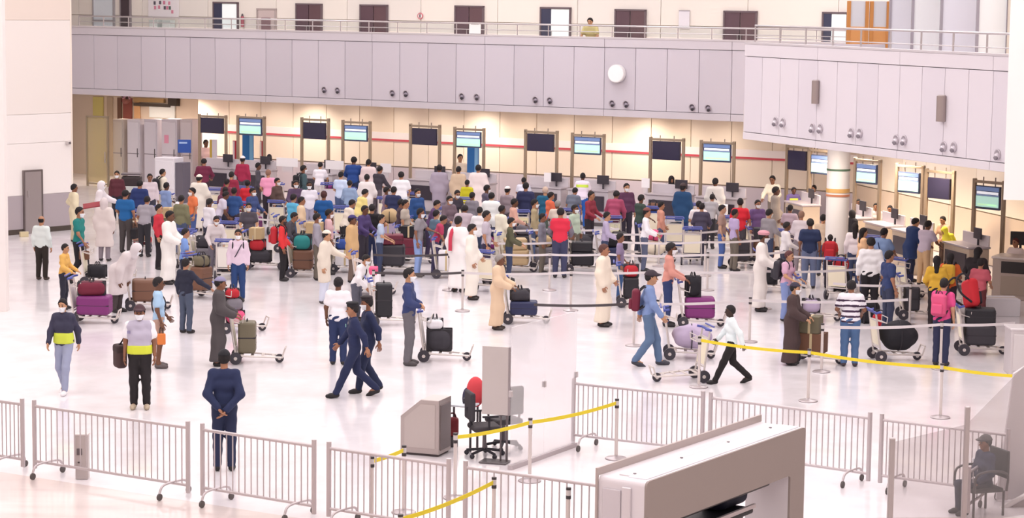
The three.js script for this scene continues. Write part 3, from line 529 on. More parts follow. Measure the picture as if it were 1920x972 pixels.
// ---------- big grey scanner gate ----------
{
  const GH = 1.62;
  const fl = at(1213, 905, GH), frr = at(1511, 801, GH), bk = at(1145, 886, GH);
  const fr = new Frame(fl, frr), o = thing('scanner_gate', 'large taupe scanner gate with rounded top and open arch in the foreground', 'scanner'); fr.place(o, 0, 0, 0);
  const L = fr.len, D = .62;
  const s = new THREE.Shape(); s.moveTo(0, 0); s.lineTo(0, GH - .08); s.quadraticCurveTo(0, GH, .08, GH); s.lineTo(L - .08, GH); s.quadraticCurveTo(L, GH, L, GH - .08); s.lineTo(L, 0); s.lineTo(L - .42, 0); s.lineTo(L - .42, GH - .62); s.quadraticCurveTo(L - .42, GH - .58, L - .5, GH - .58); s.lineTo(.7, GH - .58); s.quadraticCurveTo(.6, GH - .58, .6, GH - .66); s.lineTo(.6, 0); s.lineTo(0, 0);
  const core = new THREE.ExtrudeGeometry(s, { depth: D, bevelEnabled: false, curveSegments: 8 }); core.translate(0, 0, -D - .03); part(o, 'housing', core, M('dfd8dc', .4));
  const front = new THREE.ExtrudeGeometry(s, { depth: .03, bevelEnabled: false, curveSegments: 8 }); front.translate(0, 0, -.03); part(o, 'front_shell', front, M('978a85', .5));
  part(o, 'rear_lip', merge([box(L, .09, .03, L / 2, GH + .045, -D - .045), box(.03, GH + .09, .03, -.015, (GH + .09) / 2, -D - .045)]), M('b5a8a4', .4, .3));
  part(o, 'top_cover', rbox(L - .2, .016, D * .4, .006, L / 2, GH + .006, -D * .3), M('efebf2', .3));
  part(o, 'top_ridge', rbox(L - .3, .03, .16, .012, L / 2, GH + .004, -D * .62), M('dcd4d6', .4, .2));
  for (const t of [.06, .33, .62, .9]) part(o, 'bolt', cached('gbolt', () => cyl(.02, .022, .03, 10, 0, GH + .01, -D / 2)), M('7a7074', .4, .5)).position.x = L * t;
  part(o, 'side_cover', rbox(.02, GH - .2, D * .4, .006, -.012, GH / 2 - .04, -D * .75), M('cdc5ca', .4));
  part(o, 'end_post', rbox(.04, GH - .12, .12, .015, -.02, GH / 2 - .03, -D * .42), M('d9d2d6', .4, .25));
  part(o, 'inner_edge', rbox(L - 1.3, .09, .3, .03, L / 2 - .05, GH - .64, -.3), M('2c2628', .4));
  const bd = thing('conveyor_bed', 'black roller conveyor bed inside the scanner gate', 'conveyor'); fr.place(bd, L * .5, -.5, 0); part(bd, 'belt', rbox(1.7, .08, .8, .03, 0, .72, 0), M('16151c', .5)); for (const x of [-.7, .7]) part(bd, 'leg', box(.1, .7, .6, x, .35, 0), M('6a6264', .4, .4)); part(bd, 'side_rail', box(1.74, .05, .04, 0, .78, .4), M('b8aeb0', .35, .5));
  const bg = thing('dark_bag', 'dark blue bag on the conveyor inside the scanner gate', 'bag'); bg.position.copy(fr.p(L * .66, -.45, .76)); bg.rotation.y = fr.yaw; part(bg, 'body', rbox(.75, .3, .4, .12, 0, .15, 0, 3), M('1b2038', .7)); part(bg, 'handle', tube([[-.12, .28, 0], [-.06, .37, 0], [.06, .37, 0], [.12, .28, 0]], .014), M('0f1220', .7));
}
// ---------- right edge: glass railing posts, sloped panel, handrail ----------
{
  const P1 = at(1667, 1010), P2 = at(1806, 992), P3 = at(1925, 976), o = thing('glass_railing', 'glass safety rail with steel posts in front of the seated guard', 'railing');
  const h1 = atDepth(1667, 821, -P1.z).y, h2 = atDepth(1808, 762, -P2.z).y;
  part(o, 'post', rbox(.08, h1, .08, .02, P1.x, h1 / 2, P1.z), M('b9b0b0', .35, .5)); part(o, 'post', rbox(.075, h2, .075, .02, P2.x, h2 / 2, P2.z), M('b9b0b0', .35, .5));
  const pane = (A, Bq, ha, hb) => { const g = new THREE.BufferGeometry(), v = [A.x, .08, A.z, Bq.x, .08, Bq.z, Bq.x, hb, Bq.z, A.x, ha, A.z]; const q = [...v]; for (let i = 2; i < 12; i += 3) q[i] -= .015; g.setAttribute('position', new THREE.Float32BufferAttribute([...v, ...q], 3)); g.setIndex([0, 1, 2, 0, 2, 3, 5, 4, 7, 5, 7, 6, 0, 4, 5, 0, 5, 1, 3, 2, 6, 3, 6, 7, 1, 5, 6, 1, 6, 2, 0, 3, 7, 0, 7, 4]); g.setAttribute('uv', new THREE.Float32BufferAttribute(new Float32Array(16), 2)); g.computeVertexNormals(); return g; };
  const gm = M('f0eeee', .12, 0, { transmission: .93, thickness: 0, ior: 1.15 });
  part(o, 'pane', pane(P1, P2, h1 * .95, h2 * .85), gm); part(o, 'pane', pane(P2, P3, h2 * .85, h2 * 1.35), gm);
  // sloped grey panel at the edge
  const Q = at(1878, 940), s = struct('wall_stair_side'); s.position.set(0, 0, Q.z);
  const z = -Q.z, pt = (px, py) => { const p = atDepth(px, py, z); return new THREE.Vector2(p.x, p.y); };
  const sh = new THREE.Shape([pt(1866, 935), pt(1899, 700), pt(1990, 640), pt(1990, 935)]); const g = new THREE.ExtrudeGeometry(sh, { depth: .08, bevelEnabled: false }); part(s, 'side_panel', g, M('cdc5c7', .5, .1));
  const sh2 = new THREE.Shape([pt(1826, 972), pt(1990, 880), pt(1990, 1005), pt(1826, 1005)]); const g2_ = new THREE.ExtrudeGeometry(sh2, { depth: .1, bevelEnabled: false }); g2_.translate(0, 0, .3); part(s, 'lower_panel', g2_, M('a99c9c', .5, .1));
  const a = atDepth(1822, 968, z), b = atDepth(1990, 872, z); part(s, 'handrail', rod([a.x, a.y, .42], [b.x, b.y, .42], .04, 12), M('d9d2d2', .3, .5));
  const CB = at(1900, 705), c = thing('steel_bin_unit', 'pale steel cabinet cut off by the picture edge beside the yellow tape', 'cabinet'); c.position.copy(CB); const ch = atDepth(1905, 618, -CB.z).y; part(c, 'body', rbox(.9, ch, .6, .02, .38, ch / 2, -.3), M('d2cacb', .4, .3)); part(c, 'front_door', rbox(.8, ch - .2, .03, .01, .38, ch / 2, .01), M('d9d2d2', .4, .3)); part(c, 'lid', rbox(.94, .04, .64, .01, .38, ch, -.3), M('e4dedf', .4, .3));
}
// right check-in counter at the edge
{
  const A = at(1862, 560), o = thing('steel_counter', 'brushed steel counter with a dark slot at the picture edge', 'counter'); o.position.copy(A); o.rotation.y = -.5; const h = atDepth(1875, 483, -A.z).y;
  part(o, 'body', rbox(1.7, h, .8, .02, .8, h / 2, -.4), M('b9a99e', .35, .5)); part(o, 'dark_slot', rbox(1.35, h * .28, .04, .01, .85, h * .78, .01), M('2b2524', .4)); part(o, 'front_panel', rbox(1.35, h * .45, .03, .01, .85, h * .34, .012), M('a59688', .4, .4)); part(o, 'worktop', rbox(1.76, .06, .86, .02, .8, h, -.4), M('d8ccc4', .35, .3));
  const m = thing('desk_monitor', 'dark flat monitor on the steel counter at the picture edge', 'monitor'), Q = at(1916, 475, h); m.position.set(Q.x, h + .03, Q.z - .2); m.rotation.y = -.3; part(m, 'screen', rbox(.5, .34, .05, .012, 0, .32), M('2a2426', .35)); part(m, 'neck', box(.06, .2, .05, 0, .1, -.03), M('2a2426', .4)); part(m, 'foot', rbox(.22, .02, .16, .006, 0, .01), M('2a2426', .4));
}
// ---------- people: posed skeleton -> smooth distance field -> one surface ----------
function nets(f, mn, mx, c) {
  const nx = Math.ceil((mx[0] - mn[0]) / c) + 2, ny = Math.ceil((mx[1] - mn[1]) / c) + 2, nz = Math.ceil((mx[2] - mn[2]) / c) + 2;
  const v = new Float32Array(nx * ny * nz), id = (i, j, k) => (k * ny + j) * nx + i;
  for (let k = 0; k < nz; k++) for (let j = 0; j < ny; j++) for (let i = 0; i < nx; i++) v[id(i, j, k)] = f(mn[0] + i * c, mn[1] + j * c, mn[2] + k * c);
  const map = new Int32Array(nx * ny * nz).fill(-1), pos = [], idx = [];
  const off = [0, 1, nx, nx + 1, nx * ny, nx * ny + 1, nx * ny + nx, nx * ny + nx + 1];
  const E = [[0, 1], [2, 3], [4, 5], [6, 7], [0, 2], [1, 3], [4, 6], [5, 7], [0, 4], [1, 5], [2, 6], [3, 7]];
  for (let k = 0; k < nz - 1; k++) for (let j = 0; j < ny - 1; j++) for (let i = 0; i < nx - 1; i++) {
    const b = id(i, j, k); let neg = 0; for (let q = 0; q < 8; q++) if (v[b + off[q]] < 0) neg++;
    if (neg == 0 || neg == 8) continue;
    let x = 0, y = 0, z = 0, n = 0;
    for (const [p, q] of E) { const a = v[b + off[p]], d = v[b + off[q]]; if ((a < 0) != (d < 0)) { const t = a / (a - d); x += (p & 1) + t * ((q & 1) - (p & 1)); y += (p >> 1 & 1) + t * ((q >> 1 & 1) - (p >> 1 & 1)); z += (p >> 2) + t * ((q >> 2) - (p >> 2)); n++; } }
    map[b] = pos.length / 3; pos.push(mn[0] + (i + x / n) * c, mn[1] + (j + y / n) * c, mn[2] + (k + z / n) * c);
  }
  const quad = (a, b, c2, d, flip) => { if (a < 0 || b < 0 || c2 < 0 || d < 0) return; flip ? idx.push(a, c2, b, a, d, c2) : idx.push(a, b, c2, a, c2, d); };
  for (let k = 1; k < nz - 1; k++) for (let j = 1; j < ny - 1; j++) for (let i = 1; i < nx - 1; i++) {
    const b = id(i, j, k), s = v[b] < 0;
    if (s != (v[b + 1] < 0)) quad(map[b - nx - nx * ny], map[b - nx * ny], map[b], map[b - nx], !s);
    if (s != (v[b + nx] < 0)) quad(map[b - 1 - nx * ny], map[b - 1], map[b], map[b - nx * ny], !s);
    if (s != (v[b + nx * ny] < 0)) quad(map[b - 1 - nx], map[b - nx], map[b], map[b - 1], !s);
  }
  const g = new THREE.BufferGeometry(); g.setAttribute('position', new THREE.Float32BufferAttribute(pos, 3)); g.setIndex(idx); g.computeVertexNormals();
  g.setAttribute('uv', new THREE.Float32BufferAttribute(new Float32Array(pos.length / 3 * 2), 2)); return g;
}
function cap(x, y, z, p) { // p = [ax ay az bx by bz ra rb]
  const bx = p[3] - p[0], by = p[4] - p[1], bz = p[5] - p[2], dx = x - p[0], dy = y - p[1], dz = z - p[2];
  let t = (dx * bx + dy * by + dz * bz) / (bx * bx + by * by + bz * bz + 1e-9); t = t < 0 ? 0 : t > 1 ? 1 : t;
  const ex = dx - bx * t, ey = dy - by * t, ez = dz - bz * t; return Math.sqrt(ex * ex + ey * ey + ez * ez) - (p[6] + (p[7] - p[6]) * t);
}
const smin = (a, b, k) => { const h = Math.max(k - Math.abs(a - b), 0) / k; return Math.min(a, b) - h * h * k * .25; };
const ell = (x, y, z, cx, cy, cz, rx, ry, rz) => { const a = (x - cx) / rx, b = (y - cy) / ry, c = (z - cz) / rz, k = Math.sqrt(a * a + b * b + c * c); return (k - 1) * Math.min(rx, ry, rz); };
// -- heads (local: origin at head centre, facing +z)
const cran = (x, y, z) => ell(x, y, z, 0, .025, -.012, .077, .098, .096);
const JAW = [0, -.025, .03, 0, -.078, .042, .054, .037], NOSE = [0, .008, .084, 0, -.026, .104, .009, .014], BROW = [-.034, .03, .076, .034, .03, .076, .013, .013], NECK = [0, -.05, -.02, 0, -.17, -.03, .05, .056];
function headF(x, y, z) {
  let d = smin(cran(x, y, z), cap(x, y, z, JAW), .03); d = smin(d, cap(x, y, z, BROW), .012); d = smin(d, cap(x, y, z, NOSE), .012);
  d = Math.max(d, -(ell(Math.abs(x), y, z, .031, .01, .098, .016, .01, .016))); d = smin(d, cap(Math.abs(x), y, z, [.079, .022, -.012, .077, -.025, -.006, .013, .009]), .008);
  d = smin(d, cap(x, y, z, [-.018, -.056, .083, .018, -.056, .083, .007, .007]), .01);
  return smin(d, cap(x, y, z, NECK), .025);
}
const HB = [[-.12, -.19, -.14], [.12, .15, .14]];
const headGeo = l => cached('head' + l, () => nets(headF, ...HB, l ? .0165 : .0105));
const hairF = (x, y, z) => Math.max(cran(x, y, z) - .013 - .003 * Math.sin(x * 90) * Math.sin(z * 80 + y * 60), (z - .04 - (y - .045)) * .707, -.055 - y + (Math.abs(x) > .06 ? .03 : 0));
const HAIRS = {
  short: hairF,
  bald: (x, y, z) => Math.max(cran(x, y, z) - .008, (z + .02) * .9, -.05 - y, y - .055),
  long: (x, y, z) => smin(hairF(x, y, z), cap(x, y, z, [0, .02, -.06, 0, -.24, -.085, .075, .06]), .04),
  kufi: (x, y, z) => Math.max(cran(x, y, z) - .016, .055 - y),
  cap: (x, y, z) => smin(Math.max(cran(x, y, z) - .02, .044 - y), ell(x, y, z, 0, .062, .085, .066, .021, .085), .02),
  beret: (x, y, z) => smin(ell(x, y, z, -.018, .115, -.005, .105, .03, .112), Math.max(cran(x, y, z) - .014, Math.abs(y - .075) - .02), .02),
  hood: (x, y, z) => Math.max(smin(cran(x, y, z) - .026, cap(x, y, z, [0, -.02, -.03, 0, -.14, -.03, .095, .1]), .05), -ell(x, y, z, 0, -.02, .11, .055, .085, .09)),
  hijab: (x, y, z) => Math.max(smin(smin(cran(x, y, z) - .02, cap(x, y, z, [0, -.06, 0, 0, -.14, 0, .085, .1]), .05), ell(x, y, z, 0, -.24, .0, .17, .1, .13), .06), -ell(x, y, z, 0, -.01, .12, .05, .075, .085)),
  ghutra: (x, y, z) => Math.max(smin(smin(cran(x, y, z) - .02, cap(x, y, z, [0, -.02, -.05, 0, -.2, -.07, .105, .15]), .05), ell(x, y, z, 0, -.23, -.02, .19, .1, .14), .06), -ell(x, y, z, 0, -.02, .12, .062, .085, .1)),
  turban: (x, y, z) => Math.max(ell(x, y, z, 0, .085, -.01, .105, .065, .12) - .004 * Math.sin(y * 160 + x * 30), -.2 - y),
};
const hairGeo = (k, l) => cached('hair' + k + l, () => nets(HAIRS[k], [-.22, -.36, -.25], [.22, .2, .22], l ? .0195 : .0125));
const maskGeo = l => cached('mask' + l, () => nets((x, y, z) => Math.max(headF(x, y, z) - .009, y + .016, -.108 - y, .018 - z), [-.1, -.13, -.02], [.1, .02, .15], l ? .011 : .008));
const eyeGeo = l => cached('eye', () => { const g = new THREE.SphereGeometry(.0125, 8, 6); return g; });
const mouthGeo = () => cached('mouth', () => rod([-.021, -.057, .0895], [.021, -.057, .0895], .0045, 6));
const browGeo = () => cached('brow', () => merge([rod([-.05, .034, .082], [-.016, .038, .091], .005, 5), rod([.05, .034, .082], [.016, .038, .091], .005, 5)]));
// -- poses: elbow and wrist for left (+x) and right (-x), knee and ankle, lean, head turn
const mir = a => [-a[0], a[1], a[2]];
const D = { e: [.225, 1.13, -.03], w: [.235, .885, .045] }, ST = { k: [.095, .49, .02], a: [.1, .085, -.02] };
const POSES = {
  stand: {}, front: { L: { e: [.235, 1.14, 0], w: [.16, .95, .17] } },
  push: { L: { e: [.245, 1.13, .06], w: [.2, 1.03, .31] }, R: { e: [.245, 1.13, .06], w: [.2, 1.03, .31] }, lean: .08 },
  lean: { L: { e: [.245, 1.14, .1], w: [.19, 1.0, .33] }, R: { e: [.245, 1.14, .1], w: [.19, 1.0, .33] }, lean: .38, hp: .3 },
  walk: { L: { e: [.23, 1.14, -.13], w: [.24, .91, -.14] }, R: { e: [.23, 1.14, .07], w: [.22, .95, .22] }, lg: { k: [.09, .5, .14], a: [.09, .085, .2] }, rg: { k: [.09, .48, .03], a: [.09, .11, -.22] }, lean: .05 },
  stride: { L: { e: [.23, 1.14, -.15], w: [.24, .92, -.2] }, R: { e: [.23, 1.14, .1], w: [.22, .98, .26] }, lg: { k: [.09, .5, .17], a: [.09, .09, .34] }, rg: { k: [.09, .48, -.05], a: [.09, .13, -.4] }, lean: .06, drop: -.04 },
  behind: { L: { e: [.235, 1.12, -.13], w: [.07, .93, -.22] }, R: { e: [.235, 1.12, -.13], w: [.03, .89, -.22] } },
  phone: { L: { e: [.26, 1.17, .1], w: [.16, 1.43, .12] }, head: [.1, .1] },
  cross: { L: { e: [.245, 1.14, .03], w: [.02, 1.09, .2] }, R: { e: [.245, 1.14, .03], w: [.05, 1.06, .19] } },
  hip: { L: { e: [.38, 1.17, -.05], w: [.2, 1.02, .04] } },
  hips: { L: { e: [.38, 1.17, -.05], w: [.2, 1.02, .04] }, R: { e: [.38, 1.17, -.05], w: [.2, 1.02, .04] } },
  reach: { L: { e: [.25, 1.2, .17], w: [.2, 1.15, .42] }, lean: .1 },
  side: { R: { e: [.36, 1.2, .06], w: [.58, 1.06, .16] } },
  counter: { L: { e: [.25, 1.17, .14], w: [.19, 1.1, .38] }, R: { e: [.25, 1.17, .14], w: [.19, 1.1, .38] }, lean: .2, hp: .25 },
  sit: { L: { e: [.24, 1.14, .02], w: [.17, .98, .23] }, R: { e: [.24, 1.14, .02], w: [.17, .98, .23] }, seat: 1 },
  stoop: { L: { e: [.23, 1.1, .12], w: [.19, .9, .28] }, R: { e: [.23, 1.1, .12], w: [.19, .9, .28] }, lean: .8, hp: .2 },
};
function skeleton(name) {
  const P = POSES[name], lean = P.lean || 0, dy = P.seat ? -.44 : P.drop || 0, c = Math.cos(lean), s = Math.sin(lean);
  const up = p => { const y = p[1] - .93, z = p[2]; return [p[0], .93 + dy + y * c - z * s, y * s + z * c]; };
  const arm = (q, sg) => { const a = q || D; const w = a.w; const W2 = [w[0] * sg, w[1], w[2]], E2 = [a.e[0] * sg, a.e[1], a.e[2]]; return { sh: up([.165 * sg, 1.39, -.012]), e: up(E2), w: up(W2) }; };
  const legD = P.seat ? { k: [.1, .48, .42], a: [.1, .085, .4] } : ST;
  const leg = (q, sg) => { const a = q || legD; return { h: [.088 * sg, .9 + dy, 0], k: [a.k[0] * sg, a.k[1] + dy * (P.seat ? 0 : .6), a.k[2]], a: [a.a[0] * sg, a.a[1], a.a[2]] }; };
  const ll = leg(P.lg || P.L2, 1), rl = leg(P.rg, -1);
  return { up, lean, dy, arms: [arm(P.L, 1), arm(P.R, -1)], legs: [ll, rl], head: up([0, 1.595, .012]), hp: (P.hp || 0) - lean * .25, seat: P.seat, sn: s, cs: c, turn: (P.head || [0])[0] };
}
const C8 = (a, b, r1, r2) => [...a, ...b, r1, r2];
const lerp3 = (a, b, t) => [a[0] + (b[0] - a[0]) * t, a[1] + (b[1] - a[1]) * t, a[2] + (b[2] - a[2]) * t];
const torso = (S, o) => [C8(S.up([-.135, 1.375, -.01]), S.up([.135, 1.375, -.01]), .066 + o, .066 + o), C8(S.up([-.078, 1.23, .005]), S.up([.078, 1.23, .005]), .097 + o, .097 + o), C8(S.up([-.062, 1.06, .01]), S.up([.062, 1.06, .01]), .092 + o, .092 + o), C8(S.up([-.07, .94, 0]), S.up([.07, .94, 0]), .097 + o, .097 + o)];
function fieldOf(prims, k) { return (x, y, z) => { let d = 9; for (const p of prims) { const e = cap(x, y, z, p); d = d > 8 ? e : smin(d, e, k); } return d; }; }
function bounds(prims, pad = .07) { const mn = [9, 9, 9], mx = [-9, -9, -9]; for (const p of prims) for (let i = 0; i < 3; i++) for (const [q, r] of [[p[i], p[6]], [p[i + 3], p[7]]]) { mn[i] = Math.min(mn[i], q - r - pad); mx[i] = Math.max(mx[i], q + r + pad); } return [mn, mx]; }
const spineY = (S, x, y, z) => .93 + (y - .93 - S.dy) * S.cs + z * S.sn;
const wr = (x, y, z, ph) => .0055 * Math.sin(34 * y + 9 * x + ph) * Math.sin(21 * x + 17 * z + 8 * y + ph * 2);
function hand(S, arm, sg, seg) { // palm and five bent fingers
  const w = V(...arm.w), dir = w.clone().sub(V(...arm.e)).normalize();
  const side = V(sg, 0, 0).addScaledVector(dir, -dir.x * sg).normalize(), nrm = dir.clone().cross(side).normalize();
  const thumbDir = Math.abs(dir.y) > .7 ? V(0, 0, 1) : V(-sg, .3, 0); const across = thumbDir.addScaledVector(dir, -thumbDir.dot(dir)).normalize(), back = dir.clone().cross(across).normalize();
  const gs = [], P = (a, b, c) => w.clone().addScaledVector(dir, a).addScaledVector(across, b).addScaledVector(back, c), ar = q => [q.x, q.y, q.z];
  const pg = new THREE.SphereGeometry(1, 10, 8); pg.applyMatrix4(new THREE.Matrix4().makeBasis(across.clone().multiplyScalar(.042), dir.clone().multiplyScalar(.056), back.clone().multiplyScalar(-.02))); const pc = P(.045, 0, 0); pg.translate(pc.x, pc.y, pc.z); gs.push(pg);
  const curl = back.dot(V(-sg, 0, 0)) > 0 ? 1 : -1, len = [.07, .078, .073, .058];
  len.forEach((l, i) => { const o = .03 - i * .02, a = P(.085, o, 0), m = P(.085 + l * .55, o * 1.1, curl * .012), t = P(.085 + l * .9, o * 1.1, curl * .034); gs.push(rod(ar(a), ar(m), .0095, seg), rod(ar(m), ar(t), .0085, seg)); });
  const t0 = P(.03, .034, 0), t1 = P(.065, .062, curl * .012), t2 = P(.09, .066, curl * .024); gs.push(rod(ar(t0), ar(t1), .0115, seg), rod(ar(t1), ar(t2), .0095, seg));
  return gs;
}
const skels = {}; const sk = n => skels[n] || (skels[n] = skeleton(n));
function bodyGeo(pose, l) {
  return cached('body' + pose + l, () => {
    const S = sk(pose), pr = torso(S, -.012);
    for (const a of S.arms) pr.push(C8(a.sh, a.e, .048, .038), C8(a.e, a.w, .039, .028));
    for (const q of S.legs) pr.push(C8(q.h, q.k, .083, .056), C8(q.k, q.a, .056, .037), C8(q.a, [q.a[0] + .008 * Math.sign(q.a[0]), q.a[1] - .05, q.a[2] + .12], .035, .028));
    pr.push(C8(S.up([0, 1.37, -.015]), S.up([0, 1.47, -.015]), .056, .052));
    const f = fieldOf(pr, .045); const g0 = nets(f, ...bounds(pr), l ? .04 : .027);
    const hm = new THREE.Matrix4().makeRotationFromEuler(new THREE.Euler(S.lean * .5 + S.hp * .3, S.turn, 0)).setPosition(V(...S.head));
    const hg = headGeo(l).clone().applyMatrix4(hm);
    const gs = [g0, hg]; S.arms.forEach((a, i) => gs.push(...hand(S, a, i ? -1 : 1, l ? 5 : 8)));
    return merge(gs);
  });
}
function headMatrix(pose) { const S = sk(pose); return { p: V(...S.head), r: new THREE.Euler(S.lean * .5 + S.hp * .3, S.turn, 0) }; }
function shirtGeo(pose, l, sleeve, hem, off = .016) {
  return cached(['shirt', pose, l, sleeve, hem, off].join(), () => {
    const S = sk(pose), pr = torso(S, off);
    for (const a of S.arms) { if (sleeve == 'none') continue; if (sleeve == 'short') pr.push(C8(a.sh, lerp3(a.sh, a.e, .62), .058 + off, .056 + off)); else pr.push(C8(a.sh, a.e, .052 + off, .044 + off), C8(a.e, lerp3(a.e, a.w, .93), .044 + off, .036 + off)); }
    pr.push(C8(S.up([0, 1.4, -.015]), S.up([0, 1.435, -.018]), .055 + off, .05 + off * .6));
    if (hem < .8) for (const q of S.legs) pr.push(C8(q.h, lerp3(q.h, q.k, 1), .105 + off, .1 + off));
    const k = hem < .8 ? .09 : .05, f = fieldOf(pr, k), hemY = hem + S.dy;
    return nets((x, y, z) => Math.max(f(x, y, z) + (l ? 0 : wr(x, y, z, 1)), hem < .8 ? (S.seat ? .4 - y : hemY - y) : (hem - spineY(S, x, y, z)), sleeve == 'none' ? Math.abs(x) - .205 : -9), ...bounds(pr), l ? .033 : .0205);
  });
}
function robeGeo(pose, l, hem, wide) {
  return cached(['robe', pose, l, hem, wide].join(), () => {
    const S = sk(pose), o = .024, pr = torso(S, o);
    for (const a of S.arms) pr.push(C8(a.sh, a.e, .056 + o, .056 + o), C8(a.e, lerp3(a.e, a.w, .92), .056 + o, .052 + o));
    pr.push(C8(S.up([0, 1.4, -.015]), S.up([0, 1.43, -.018]), .06, .056));
    for (const q of S.legs) pr.push(C8(q.h, q.k, .12 * wide, .118 * wide), C8(q.k, q.a, .118 * wide, .135 * wide));
    const f = fieldOf(pr, .09);
    return nets((x, y, z) => Math.max(f(x, y, z) + (l ? .6 : 1) * (wr(x, y * .25, z, 2) + .006 * Math.sin(Math.atan2(x, z) * 9) * Math.max(0, Math.min(1, (.9 - y) * 1.6))), hem - y), ...bounds(pr), l ? .034 : .022);
  });
}
function trouserGeo(pose, l, hem, wide = 1) {
  return cached(['trs', pose, l, hem, wide].join(), () => {
    const S = sk(pose), pr = [C8(S.up([-.07, .95, 0]), S.up([.07, .95, 0]), .108, .108)];
    for (const q of S.legs) pr.push(C8(q.h, q.k, .1 * wide, .076 * wide), C8(q.k, q.a, .076 * wide, .062 * wide));
    const f = fieldOf(pr, .03), legs = S.legs;
    return nets((x, y, z) => { let d = Math.max(f(x, y, z) + (l ? 0 : wr(x, y, z, 4)), spineY(S, x, y, z) - 1.0); if (hem > .3) d = Math.max(d, hem - y); else { const q = legs[x > 0 ? 0 : 1]; d = Math.max(d, q.a[1] - .03 - y - (z - q.a[2]) * 0); } return d; }, ...bounds(pr), l ? .036 : .0225);
  });
}
function shoeGeo(pose, l, i) {
  return cached(['shoe', pose, l, i].join(), () => {
    const q = sk(pose).legs[i].a, sg = i ? -1 : 1, back = q[2] < -.2, tilt = back ? .07 : 0;
    const pr = [C8([q[0], q[1] - .035, q[2] - .02], [q[0] + .01 * sg, q[1] - .042 - tilt * .5, q[2] + .09], .046, .046), C8([q[0] + .01 * sg, q[1] - .042 - tilt * .5, q[2] + .09], [q[0] + .014 * sg, q[1] - .05 - tilt, q[2] + .16], .046, .034)], f = fieldOf(pr, .02);
    const fl = back ? -.01 : 0;
    return nets((x, y, z) => Math.max(f(x, y, z), fl - y), ...bounds(pr, .04), l ? .025 : .0155);
  });
}
// ---------- backpack, shoulder bag ----------
function backpackParts(o, c, c2) {
  part(o, 'body', cached('bpk', () => { const g = rbox(.3, .44, .17, .07, 0, .22, 0, 3); return g; }), M(c, .8)); part(o, 'front_pocket', cached('bpp', () => rbox(.22, .2, .07, .03, 0, .14, -.1, 2)), M(c2 || c, .8)); part(o, 'top_loop', cached('bpl', () => tube([[-.04, .43, .04], [-.03, .48, .04], [.03, .48, .04], [.04, .43, .04]], .01, 6, 10)), M('26232a', .8));
  for (const s of [-1, 1]) part(o, 'shoulder_strap', cached('bps' + s, () => tube([[s * .1, .42, .07], [s * .12, .5, .16], [s * .125, .4, .3], [s * .13, .2, .27], [s * .12, .05, .08]], .017, 6, 14)), M('26232a', .8));
}
const SKINS = ['a8765a', '8a5c44', 'c0906e', '6d4733', 'b58262'], HAIR = '1f1a1c';
let pi = 0; const seenLabels = {};
const WORDS = { black: '1d1b22', grey: '77727a', purple: '7a2a6e', brown: '74503e', tan: 'b99f78', navy: '262c52', red: 'b3242f', teal: '2b8584', maroon: '6d1f34', blue: '3a559f', white: 'e8e4e8', olive: '6e6652', pink: 'd8547f', yellow: 'dcae3c', orange: 'd77a3c', green: '5f8a4a', charcoal: '38353c', cream: 'e4d8c2', lilac: 'b7a6c0' };
